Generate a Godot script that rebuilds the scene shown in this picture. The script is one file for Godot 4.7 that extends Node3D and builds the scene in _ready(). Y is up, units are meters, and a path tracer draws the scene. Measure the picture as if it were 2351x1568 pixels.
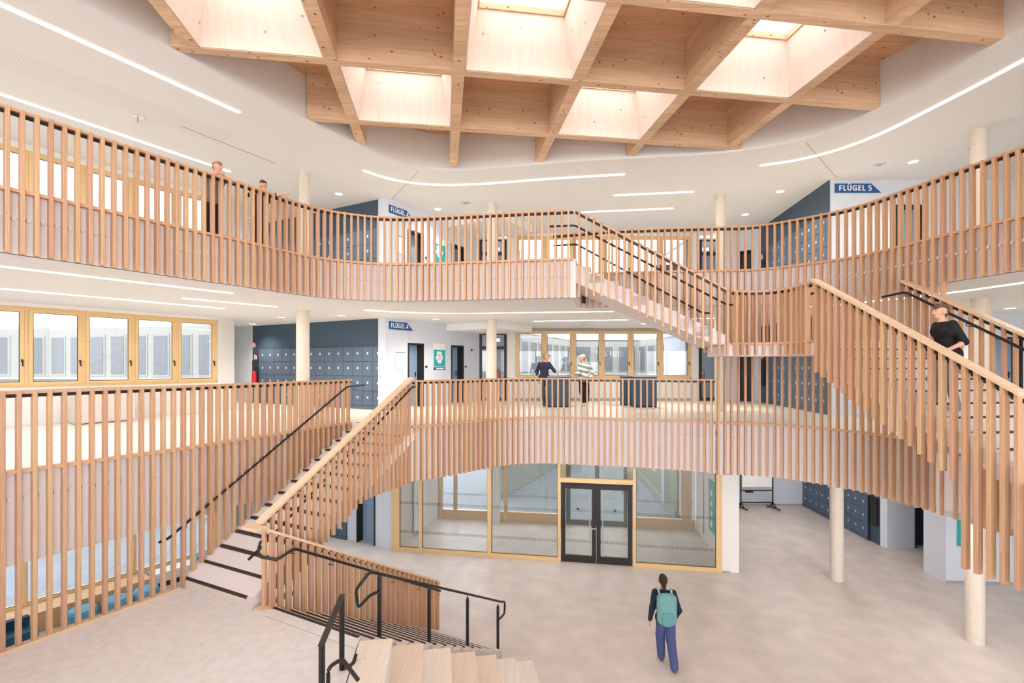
extends Node3D
# World: x to the right, y up, -z away from the camera; plan points are Vector2(x, depth). Camera stands on the first-floor gallery.
const GF := 0.0
const LAND := 2.24
const F1 := 4.48
const MID := 6.24
const F2 := 8.0
const EYE := 5.8
const SLAT1_BOTTOM := 3.28
const SLAT2_BOTTOM := 7.2
const CEIL1 := 7.2
const CEIL2 := 10.75
const RAIL := 1.0
const CENTER := Vector2(0.5, 6.0)

var M := {}
var used := {}
var boxes := {}
var rng := RandomNumberGenerator.new()

# ---------- plan curves ----------
var left_curve := [Vector2(-7.45, 3.2), Vector2(-6.95, 4.7), Vector2(-6.25, 5.97), Vector2(-6.03, 6.34), Vector2(-5.75, 6.82), Vector2(-5.45, 7.32), Vector2(-5.13, 7.9), Vector2(-4.86, 8.32), Vector2(-4.66, 8.65), Vector2(-4.46, 9.05), Vector2(-4.26, 9.4), Vector2(-4.06, 9.7), Vector2(-3.78, 9.99), Vector2(-3.46, 10.2), Vector2(-3.1, 10.36), Vector2(-2.73, 10.46), Vector2(-2.3, 10.47), Vector2(-1.93, 10.45), Vector2(-1.03, 10.32), Vector2(-0.45, 10.22), Vector2(0.14, 10.13), Vector2(0.61, 10.06), Vector2(1.26, 9.97)]
var right_curve := [Vector2(1.0, 11.86), Vector2(1.6, 11.7), Vector2(2.38, 11.47), Vector2(3.14, 11.36), Vector2(4.18, 11.25), Vector2(4.77, 11.2), Vector2(5.3, 11.15), Vector2(5.76, 10.98), Vector2(6.2, 10.62), Vector2(6.6, 10.2), Vector2(6.87, 9.82), Vector2(7.03, 9.4), Vector2(7.14, 8.9), Vector2(7.24, 8.3), Vector2(7.34, 7.7), Vector2(7.46, 7.16), Vector2(7.58, 6.0), Vector2(7.5, 4.5)]
var first_left_curve := [Vector2(-7.45, 3.2), Vector2(-6.95, 4.75), Vector2(-6.3, 5.97), Vector2(-6.03, 6.46), Vector2(-5.62, 7.15), Vector2(-5.2, 7.95), Vector2(-4.98, 8.52), Vector2(-4.7, 9.11), Vector2(-4.45, 9.64), Vector2(-4.25, 10.15), Vector2(-4.0, 10.75), Vector2(-3.72, 11.25)]
var first_mid_curve := [Vector2(-2.15, 10.5), Vector2(-1.72, 10.85), Vector2(-1.15, 11.35), Vector2(-0.6, 11.9), Vector2(0.0, 12.3), Vector2(0.7, 12.45), Vector2(1.5, 12.32), Vector2(2.6, 12.08), Vector2(3.9, 11.7), Vector2(4.4, 11.5), Vector2(4.72, 11.3)]
var opening_curve := [Vector2(-7.6, 3.0), Vector2(-6.95, 4.75), Vector2(-5.95, 6.58), Vector2(-5.41, 7.54), Vector2(-4.72, 8.82), Vector2(-4.27, 9.63), Vector2(-3.74, 10.53), Vector2(-3.31, 11.15), Vector2(-2.77, 11.85), Vector2(-2.11, 12.25), Vector2(-1.37, 12.35), Vector2(-0.6, 12.24), Vector2(0.51, 12.0), Vector2(1.58, 11.79), Vector2(2.63, 11.65), Vector2(3.87, 11.5), Vector2(4.7, 11.38), Vector2(5.63, 11.08), Vector2(6.4, 10.65), Vector2(6.88, 10.05), Vector2(7.12, 9.35), Vector2(7.3, 8.84), Vector2(7.42, 8.09), Vector2(7.49, 7.54), Vector2(7.53, 7.14), Vector2(7.6, 5.5), Vector2(7.5, 3.0)]
var outline := [Vector2(-17.28, 1.66), Vector2(-8.66, 14.23), Vector2(-10.3, 18.0), Vector2(-3.8, 14.5), Vector2(-1.32, 18.32), Vector2(7.3, 18.32), Vector2(9.1, 18.2), Vector2(8.6, 13.08), Vector2(16.0, 13.08), Vector2(16.0, -5.0), Vector2(-17.2, -5.0)]
const E_UP := Vector2(0.44, 0.898)
const E_DOWN := Vector2(0.46, 0.888)

func _ready() -> void:
	rng.seed = 7
	camera_and_light()
	materials()
	structure()
	roof_grid()
	railings()
	stairs()
	walls_and_windows()
	entrance()
	lockers_and_wings()
	lamps()
	furniture()
	people()
	print("pieces ", count(self))

func count(n: Node) -> int:
	var k := 1
	for c in n.get_children():
		k += count(c)
	return k

func camera_and_light() -> void:
	var cam := Camera3D.new()
	cam.name = "camera"
	cam.near = 0.1
	cam.far = 200.0
	cam.projection = Camera3D.PROJECTION_FRUSTUM
	cam.size = 0.1 * 1568.0 / 1115.0
	cam.frustum_offset = Vector2(0.0, 0.1 * 55.0 / 1115.0)
	cam.position = Vector3(0, EYE, 0)
	add_child(cam)
	cam.current = true
	var we := WorldEnvironment.new()
	var env := Environment.new()
	var sky := Sky.new()
	var sm := ProceduralSkyMaterial.new()
	sm.sky_top_color = Color(0.95, 0.97, 1.0)
	sm.sky_horizon_color = Color(0.97, 0.98, 1.0)
	sm.ground_bottom_color = Color(0.8, 0.8, 0.8)
	sm.ground_horizon_color = Color(0.9, 0.9, 0.9)
	sm.sun_angle_max = 0.0
	sky.sky_material = sm
	env.background_mode = Environment.BG_SKY
	env.background_energy_multiplier = 8.0
	env.sky = sky
	env.tonemap_mode = Environment.TONE_MAPPER_LINEAR
	env.tonemap_exposure = 1.28
	env.sdfgi_enabled = true
	env.ssao_enabled = true
	env.ssil_enabled = true
	we.environment = env
	we.name = "environment"
	add_child(we)

# ---------- helpers ----------
func V(p: Vector2, y: float) -> Vector3:
	return Vector3(p.x, y, -p.y)

func yaw_of(d: Vector2) -> float:
	return atan2(d.y, d.x)

func numbered(n: String) -> String:
	if not used.has(n):
		used[n] = 0
		return n
	used[n] += 1
	return "%s_%03d" % [n, used[n]]

func thing(called: String, label: String, category: String, at := Vector3.ZERO, turn := 0.0, group := "") -> Node3D:
	var o := Node3D.new()
	o.name = numbered(called)
	add_child(o)
	o.position = at
	o.rotation.y = turn
	tag(o, label, category, group)
	return o

func tag(o: Node, label: String, category: String, group := "") -> void:
	o.set_meta("label", label)
	o.set_meta("category", category)
	if group != "":
		o.set_meta("group", group)

func put(called: String, mesh: Mesh, m: Material, parent: Node = null, xf := Transform3D.IDENTITY) -> MeshInstance3D:
	var o := MeshInstance3D.new()
	o.mesh = mesh
	o.material_override = m
	o.transform = xf
	if parent == null:
		o.name = numbered(called)
		add_child(o)
	else:
		o.name = called
		parent.add_child(o, true)
	return o

func struct_node(called: String, label := "") -> Node3D:
	var o := Node3D.new()
	o.name = numbered(called)
	add_child(o)
	o.set_meta("kind", "structure")
	if label != "":
		o.set_meta("label", label)
	return o

func struct_put(called: String, mesh: Mesh, m: Material, xf := Transform3D.IDENTITY, label := "") -> MeshInstance3D:
	var o := put(called, mesh, m, null, xf)
	o.set_meta("kind", "structure")
	if label != "":
		o.set_meta("label", label)
	return o

func bm(size: Vector3) -> Mesh:
	var key := "%.3f_%.3f_%.3f" % [size.x, size.y, size.z]
	if not boxes.has(key):
		var c: float = minf(0.004, minf(size.x, minf(size.y, size.z)) * 0.2)
		boxes[key] = box_mesh(size, c)
	return boxes[key]

# a box with small chamfers on all edges
func box_mesh(size: Vector3, c: float) -> ArrayMesh:
	var st := begin()
	box_to(st, size, Transform3D.IDENTITY, c)
	return done(st)

func begin() -> SurfaceTool:
	var st := SurfaceTool.new()
	st.begin(Mesh.PRIMITIVE_TRIANGLES)
	return st

func done(st: SurfaceTool) -> ArrayMesh:
	return st.commit()

func tri(st: SurfaceTool, a: Vector3, b: Vector3, c: Vector3) -> void:
	var n := (c - a).cross(b - a)
	if n.length_squared() < 1e-16:
		return
	st.set_normal(n.normalized())
	st.add_vertex(a)
	st.set_normal(n.normalized())
	st.add_vertex(b)
	st.set_normal(n.normalized())
	st.add_vertex(c)

func quad(st: SurfaceTool, a: Vector3, b: Vector3, c: Vector3, d: Vector3) -> void:
	tri(st, a, b, c)
	tri(st, a, c, d)

func box_to(st: SurfaceTool, size: Vector3, xf: Transform3D, c := 0.0) -> void:
	var h := size * 0.5
	if c <= 0.0:
		for ax in 3:
			for sg in [-1.0, 1.0]:
				var u := (ax + 1) % 3
				var w := (ax + 2) % 3
				var q := []
				for k in [[-1, -1], [-1, 1], [1, 1], [1, -1]]:
					var p := Vector3.ZERO
					p[ax] = sg * h[ax]
					p[u] = k[0] * h[u]
					p[w] = k[1] * h[w]
					q.append(xf * p)
				if sg > 0:
					quad(st, q[0], q[1], q[2], q[3])
				else:
					quad(st, q[3], q[2], q[1], q[0])
		return
	# chamfered only along the y axis edges and the caps stay flat: cheap and good for slats, bars and panels
	var ring := [Vector2(h.x - c, h.z), Vector2(h.x, h.z - c), Vector2(h.x, -h.z + c), Vector2(h.x - c, -h.z), Vector2(-h.x + c, -h.z), Vector2(-h.x, -h.z + c), Vector2(-h.x, h.z - c), Vector2(-h.x + c, h.z)]
	for i in 8:
		var p: Vector2 = ring[i]
		var q: Vector2 = ring[(i + 1) % 8]
		quad(st, xf * Vector3(p.x, -h.y, p.y), xf * Vector3(p.x, h.y, p.y), xf * Vector3(q.x, h.y, q.y), xf * Vector3(q.x, -h.y, q.y))
	for i in range(1, 7):
		var a: Vector2 = ring[0]
		var b: Vector2 = ring[i]
		var d: Vector2 = ring[i + 1]
		tri(st, xf * Vector3(a.x, h.y, a.y), xf * Vector3(d.x, h.y, d.y), xf * Vector3(b.x, h.y, b.y))
		tri(st, xf * Vector3(a.x, -h.y, a.y), xf * Vector3(b.x, -h.y, b.y), xf * Vector3(d.x, -h.y, d.y))

func place(p: Vector2, y: float, yaw := 0.0) -> Transform3D:
	return Transform3D(Basis(Vector3.UP, yaw), V(p, y))

# box standing between two plan points (top-level structure or part); inner face on the line, thickness to the left of p->q
func wall_mesh(p: Vector2, q: Vector2, y0: float, y1: float, t: float) -> Array:
	var d := (q - p)
	var e := d.normalized()
	var n := Vector2(-e.y, e.x)
	var c := (p + q) * 0.5 + n * t * 0.5
	return [bm(Vector3(d.length(), y1 - y0, absf(t))), place(c, (y0 + y1) * 0.5, yaw_of(e))]

func wall(called: String, p: Vector2, q: Vector2, y0: float, y1: float, t: float, m: Material, parent: Node = null, label := "") -> MeshInstance3D:
	var w := wall_mesh(p, q, y0, y1, t)
	if parent == null:
		return struct_put(called, w[0], m, w[1], label)
	return put(called, w[0], m, parent, w[1])

# box with its axis from a to b (any direction), section w (sideways) by h
func bar(called: String, a: Vector3, b: Vector3, w: float, h: float, m: Material, parent: Node) -> MeshInstance3D:
	return put(called, bm(Vector3((b - a).length(), h, w)), m, parent, along(a, b))

func along(a: Vector3, b: Vector3) -> Transform3D:
	var x := (b - a).normalized()
	var z := x.cross(Vector3.UP)
	if z.length() < 0.01:
		z = Vector3(0, 0, 1)
	z = z.normalized()
	var y := z.cross(x).normalized()
	return Transform3D(Basis(x, y, z), (a + b) * 0.5)

func bar_to(st: SurfaceTool, a: Vector3, b: Vector3, w: float, h: float) -> void:
	box_to(st, Vector3((b - a).length(), h, w), along(a, b))

func tube_to(st: SurfaceTool, pts: Array, r: float, sides := 8) -> void:
	var rings := []
	for i in pts.size():
		var p: Vector3 = pts[i]
		var t := Vector3.ZERO
		if i > 0:
			t += (p - pts[i - 1]).normalized()
		if i < pts.size() - 1:
			t += (pts[i + 1] - p).normalized()
		t = t.normalized()
		var u := t.cross(Vector3.UP if absf(t.y) < 0.95 else Vector3.RIGHT).normalized()
		var w := u.cross(t).normalized()
		var ring := []
		for k in sides:
			var a := TAU * k / sides
			ring.append(p + (u * cos(a) + w * sin(a)) * r)
		rings.append(ring)
	st.set_smooth_group(0)
	for i in rings.size() - 1:
		for k in sides:
			var k2 := (k + 1) % sides
			quad(st, rings[i][k], rings[i][k2], rings[i + 1][k2], rings[i + 1][k])
	for k in range(1, sides - 1):
		tri(st, rings[0][0], rings[0][k + 1], rings[0][k])
		tri(st, rings[-1][0], rings[-1][k], rings[-1][k + 1])

func tube(called: String, pts: Array, r: float, m: Material, parent: Node, sides := 8) -> MeshInstance3D:
	var st := begin()
	tube_to(st, pts, r, sides)
	return put(called, done(st), m, parent)

func lathe(profile: Array, sides := 20) -> ArrayMesh:
	var st := begin()
	for i in profile.size() - 1:
		for k in sides:
			var a0 := TAU * k / sides
			var a1 := TAU * (k + 1) / sides
			var p: Vector2 = profile[i]
			var q: Vector2 = profile[i + 1]
			quad(st, Vector3(p.x * cos(a0), p.y, p.x * sin(a0)), Vector3(q.x * cos(a0), q.y, q.x * sin(a0)), Vector3(q.x * cos(a1), q.y, q.x * sin(a1)), Vector3(p.x * cos(a1), p.y, p.x * sin(a1)))
	return done(st)

# smooth polyline through plan points
func dense(pts: Array, step := 0.08) -> Array:
	var out := []
	for i in pts.size() - 1:
		var p0: Vector2 = pts[maxi(i - 1, 0)]
		var p1: Vector2 = pts[i]
		var p2: Vector2 = pts[i + 1]
		var p3: Vector2 = pts[mini(i + 2, pts.size() - 1)]
		var n := maxi(1, int(ceil(p1.distance_to(p2) / step)))
		for k in n:
			out.append(p1.cubic_interpolate(p2, p0, p3, float(k) / n))
	out.append(pts[-1])
	# light smoothing of measured points
	for r in 3:
		var s := out.duplicate()
		for i in range(1, out.size() - 1):
			s[i] = (out[i - 1] + out[i] * 2.0 + out[i + 1]) * 0.25
		out = s
	return out

func length_of(poly: Array) -> float:
	var s := 0.0
	for i in poly.size() - 1:
		s += poly[i].distance_to(poly[i + 1])
	return s

# [point, tangent, distance] every step along a polyline
func walk(poly: Array, step: float, start := 0.0) -> Array:
	var out := []
	var s := 0.0
	var next := start
	for i in poly.size() - 1:
		var l: float = poly[i].distance_to(poly[i + 1])
		while next <= s + l and l > 0.0:
			out.append([poly[i].lerp(poly[i + 1], (next - s) / l), (poly[i + 1] - poly[i]).normalized(), next])
			next += step
		s += l
	return out

func normals_of(poly: Array) -> Array:
	var out := []
	for i in poly.size():
		var a: Vector2 = poly[maxi(i - 1, 0)]
		var b: Vector2 = poly[mini(i + 1, poly.size() - 1)]
		var e := (b - a).normalized()
		out.append(Vector2(-e.y, e.x))
	return out

# swept rectangular bar along a plan polyline: from offset o0 to o1 (to the left), heights y0..y1 per point
func ribbon(poly: Array, y0: Callable, y1: Callable, o0: float, o1: float) -> ArrayMesh:
	var st := begin()
	var n := normals_of(poly)
	var s := 0.0
	var prev := []
	for i in poly.size():
		if i > 0:
			s += poly[i - 1].distance_to(poly[i])
		var a: Vector2 = poly[i] + n[i] * o0
		var b: Vector2 = poly[i] + n[i] * o1
		var lo: float = y0.call(s)
		var hi: float = y1.call(s)
		var c := [V(a, lo), V(a, hi), V(b, hi), V(b, lo)]
		if i > 0:
			for k in 4:
				quad(st, prev[k], prev[(k + 1) % 4], c[(k + 1) % 4], c[k])
		if i == 0:
			quad(st, c[0], c[3], c[2], c[1])
		if i == poly.size() - 1:
			quad(st, c[0], c[1], c[2], c[3])
		prev = c
	return done(st)

func flat(y: float) -> Callable:
	return func(_s): return y

# extruded plan polygon
func prism(pts: Array, y0: float, y1: float) -> ArrayMesh:
	var st := begin()
	var poly := PackedVector2Array(pts)
	var idx := Geometry2D.triangulate_polygon(poly)
	for i in range(0, idx.size(), 3):
		var a := poly[idx[i]]
		var b := poly[idx[i + 1]]
		var c := poly[idx[i + 2]]
		if (b - a).cross(c - a) > 0:
			var t := b
			b = c
			c = t
		tri(st, V(a, y1), V(b, y1), V(c, y1))
		tri(st, V(a, y0), V(c, y0), V(b, y0))
	for i in poly.size():
		var a := poly[i]
		var b := poly[(i + 1) % poly.size()]
		quad(st, V(a, y0), V(b, y0), V(b, y1), V(a, y1))
	return done(st)

func ray_hit(poly: Array, a: float) -> float:
	var d := Vector2(cos(a), sin(a))
	var best := -1.0
	for i in poly.size():
		var p: Vector2 = poly[i] - CENTER
		var q: Vector2 = poly[(i + 1) % poly.size()] - CENTER
		var e := q - p
		var den := d.cross(e)
		if absf(den) < 1e-9:
			continue
		var t := p.cross(e) / den
		var u := p.cross(d) / den
		if t > 0 and u >= -1e-6 and u <= 1.0 + 1e-6:
			if best < 0 or t < best:
				best = t
	return best

# floor or ceiling ring between the hole and the building outline
func ring_slab(hole: Array, outer: Array, y0: float, y1: float) -> ArrayMesh:
	var angles := []
	for p in hole + outer:
		angles.append((p - CENTER).angle())
		angles.append((p - CENTER).angle() + 0.0005)
	angles.sort()
	var st := begin()
	var prev := []
	for k in angles.size() + 1:
		var a: float = angles[k % angles.size()]
		var d := Vector2(cos(a), sin(a))
		var i := CENTER + d * ray_hit(hole, a)
		var o := CENTER + d * ray_hit(outer, a)
		var c := [V(i, y0), V(i, y1), V(o, y1), V(o, y0)]
		if k > 0:
			for m in 4:
				quad(st, prev[m], prev[(m + 1) % 4], c[(m + 1) % 4], c[m])
		prev = c
	return done(st)

# ---------- materials ----------
func plain(c: Color, rough := 0.6, metal := 0.0) -> StandardMaterial3D:
	var m := StandardMaterial3D.new()
	m.albedo_color = c
	m.roughness = rough
	m.metallic = metal
	return m

func textured(c: Color, tex: Texture2D, scale: Vector3, rough := 0.6) -> StandardMaterial3D:
	var m := plain(c, rough)
	m.albedo_texture = tex
	m.uv1_triplanar = true
	m.uv1_world_triplanar = true
	m.uv1_scale = scale
	return m

# streaks along u; knots are dark ovals; a board joint every board pixels
func wood_image(sd: int, amount: float, knots: int, board: int, upright: bool) -> ImageTexture:
	var r := RandomNumberGenerator.new()
	r.seed = sd
	var n := 512
	var a := FastNoiseLite.new()
	a.seed = sd
	a.frequency = 0.012
	var b := FastNoiseLite.new()
	b.seed = sd + 5
	b.frequency = 0.05
	var spots := []
	for k in knots:
		spots.append([r.randf() * n, r.randf() * n, r.randf_range(1.6, 3.2)])
	var tones := []
	for k in 64:
		tones.append(r.randf_range(-1.0, 1.0))
	var im := Image.create(n, n, false, Image.FORMAT_RGB8)
	for y in n:
		for x in n:
			var v: float = 0.6 * a.get_noise_2d(x * 0.25, y * 4.0) + 0.4 * b.get_noise_2d(x * 0.15, y * 3.0)
			var t := 1.0 - amount + amount * 1.4 * v
			if board > 0:
				t += tones[(y / board) % 64] * amount * 0.5
				if y % board == 0:
					t -= amount * 1.2
			im.set_pixel(x, y, Color(clampf(t + 0.02, 0, 1), clampf(t, 0, 1), clampf(t - 0.02, 0, 1)))
	for s in spots:
		var rad: float = s[2]
		for dy in range(-8, 9):
			for dx in range(-10, 11):
				var d := Vector2(dx / 1.4, dy).length() / rad
				if d < 1.6:
					var px := posmod(int(s[0]) + dx, n)
					var py := posmod(int(s[1]) + dy, n)
					var k := clampf(1.6 - d, 0, 1) * 0.75
					im.set_pixel(px, py, im.get_pixel(px, py).lerp(Color(0.42, 0.27, 0.18), k))
	if upright:
		im.rotate_90(CLOCKWISE)
	im.generate_mipmaps()
	return ImageTexture.create_from_image(im)

func mottle_image(sd: int, amount: float, freq: float, speck := 0.0) -> ImageTexture:
	var a := FastNoiseLite.new()
	a.seed = sd
	a.frequency = freq
	a.fractal_octaves = 4
	var im0 := a.get_seamless_image(512, 512)
	var r := RandomNumberGenerator.new()
	r.seed = sd
	var im := Image.create(512, 512, false, Image.FORMAT_RGB8)
	for y in 512:
		for x in 512:
			var t: float = 1.0 - amount + amount * im0.get_pixel(x, y).r + (r.randf() - 0.5) * speck
			im.set_pixel(x, y, Color(clampf(t, 0, 1), clampf(t - amount * 0.06, 0, 1), clampf(t - amount * 0.12, 0, 1)))
	im.generate_mipmaps()
	return ImageTexture.create_from_image(im)

func glass(alpha: float, tint := Color(0.86, 0.93, 0.92)) -> StandardMaterial3D:
	var m := plain(Color(tint.r, tint.g, tint.b, alpha), 0.02)
	m.transparency = BaseMaterial3D.TRANSPARENCY_ALPHA
	m.metallic_specular = 0.5
	return m

func glow(c: Color, e: float) -> StandardMaterial3D:
	var m := plain(c, 0.5)
	m.emission_enabled = true
	m.emission = c
	m.emission_energy_multiplier = e
	return m

func materials() -> void:
	var up := wood_image(3, 0.13, 10, 0, true)
	var side := wood_image(11, 0.09, 0, 0, false)
	var clt := wood_image(23, 0.09, 44, 73, false)
	var pale := wood_image(31, 0.05, 5, 0, true)
	var cloud := mottle_image(2, 0.09, 0.012, 0.03)
	var fine := mottle_image(9, 0.06, 0.03, 0.04)
	M.slats = []
	for c in [Color(0.915, 0.75, 0.60), Color(0.885, 0.70, 0.555), Color(0.90, 0.73, 0.575), Color(0.92, 0.765, 0.60), Color(0.88, 0.69, 0.56), Color(0.90, 0.72, 0.585)]:
		M.slats.append(textured(c, up, Vector3(3.1, 0.55, 3.1), 0.55))
	M.cap = textured(Color(0.965, 0.855, 0.72), side, Vector3(0.8, 2.6, 0.8), 0.45)
	M.strip = textured(Color(0.89, 0.71, 0.565), side, Vector3(0.8, 2.6, 0.8), 0.5)
	M.clt = textured(Color(0.93, 0.75, 0.595), clt, Vector3(0.42, 0.5, 0.42), 0.6)
	M.beam = textured(Color(0.955, 0.815, 0.675), clt, Vector3(0.4, 0.4, 0.4), 0.6)
	M.shaft = textured(Color(0.955, 0.89, 0.84), pale, Vector3(0.35, 0.5, 0.35), 0.6)
	M.frame = textured(Color(0.955, 0.825, 0.61), side, Vector3(0.7, 2.0, 0.7), 0.4)
	M.plank = textured(Color(0.90, 0.74, 0.56), side, Vector3(0.6, 1.2, 0.6), 0.5)
	M.seat_pale = textured(Color(0.985, 0.955, 0.915), pale, Vector3(1.1, 0.9, 0.3), 0.5)
	M.seat_warm = textured(Color(0.965, 0.9, 0.825), pale, Vector3(1.1, 0.9, 0.3), 0.5)
	M.white = plain(Color(0.925, 0.91, 0.895), 0.85)
	M.ceiling = plain(Color(0.94, 0.932, 0.93), 0.9)
	M.fascia = plain(Color(0.92, 0.885, 0.875), 0.8)
	M.pale_blue = plain(Color(0.845, 0.865, 0.905), 0.8)
	M.concrete = textured(Color(0.90, 0.855, 0.795), fine, Vector3(0.9, 0.4, 0.9), 0.75)
	M.floor_ground = textured(Color(0.925, 0.88, 0.85), cloud, Vector3(0.21, 0.21, 0.21), 0.38)
	M.floor_upper = textured(Color(0.95, 0.925, 0.885), fine, Vector3(0.4, 0.4, 0.4), 0.35)
	M.floor_landing = textured(Color(0.955, 0.945, 0.94), fine, Vector3(0.35, 0.35, 0.35), 0.35)
	M.step = textured(Color(0.885, 0.835, 0.79), fine, Vector3(1.3, 1.3, 1.3), 0.55)
	M.nosing = plain(Color(0.22, 0.17, 0.155), 0.6)
	M.steel = plain(Color(0.15, 0.125, 0.12), 0.4, 0.2)
	M.black = plain(Color(0.12, 0.105, 0.1), 0.5)
	M.locker_wall = plain(Color(0.235, 0.315, 0.39), 0.55)
	M.locker = plain(Color(0.315, 0.385, 0.465), 0.45)
	M.locker_edge = plain(Color(0.22, 0.28, 0.35), 0.5)
	M.plate = plain(Color(0.8, 0.83, 0.86), 0.4)
	M.sign_blue = plain(Color(0.1, 0.32, 0.56), 0.5)
	M.sign_white = plain(Color(0.95, 0.95, 0.95), 0.5)
	M.teal = plain(Color(0.13, 0.66, 0.68), 0.55)
	M.red = plain(Color(0.8, 0.13, 0.12), 0.4)
	M.door_blue = plain(Color(0.55, 0.645, 0.755), 0.5)
	M.dark_blue = plain(Color(0.085, 0.185, 0.25), 0.6)
	M.table = plain(Color(0.225, 0.32, 0.385), 0.6)
	M.table_top = plain(Color(0.42, 0.5, 0.58), 0.4)
	M.cushion = plain(Color(0.09, 0.27, 0.345), 0.85)
	M.cushion_light = plain(Color(0.36, 0.6, 0.72), 0.85)
	M.pane = glass(0.04)
	M.pane_sun = glass(0.42, Color(0.1, 0.11, 0.11))
	M.pane_opal = glass(0.31, Color(0.35, 0.36, 0.37))
	M.pane_soft = glass(0.34, Color(0.2, 0.23, 0.24))
	M.pane_green = glass(0.2, Color(0.4, 0.47, 0.44))
	M.tick = plain(Color(0.4, 0.4, 0.38), 0.6)
	M.mark = plain(Color(0.66, 0.66, 0.64), 0.6)
	M.paving = textured(Color(0.6, 0.63, 0.66), cloud, Vector3(0.15, 0.15, 0.15), 0.8)
	M.render = plain(Color(0.72, 0.72, 0.69), 0.85)
	M.perforation = plain(Color(0.88, 0.87, 0.865), 0.9)
	M.grey_glass = plain(Color(0.5, 0.52, 0.54), 0.15)
	M.green_wall = plain(Color(0.62, 0.64, 0.5), 0.85)
	M.lamp = glow(Color(1.0, 0.97, 0.92), 5.0)
	M.steel_light = plain(Color(0.75, 0.75, 0.75), 0.3, 0.6)

# ---------- big structure ----------
func floor_hole(curves: Array) -> Array:
	var out := []
	for c in curves:
		out += c
	return out

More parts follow.
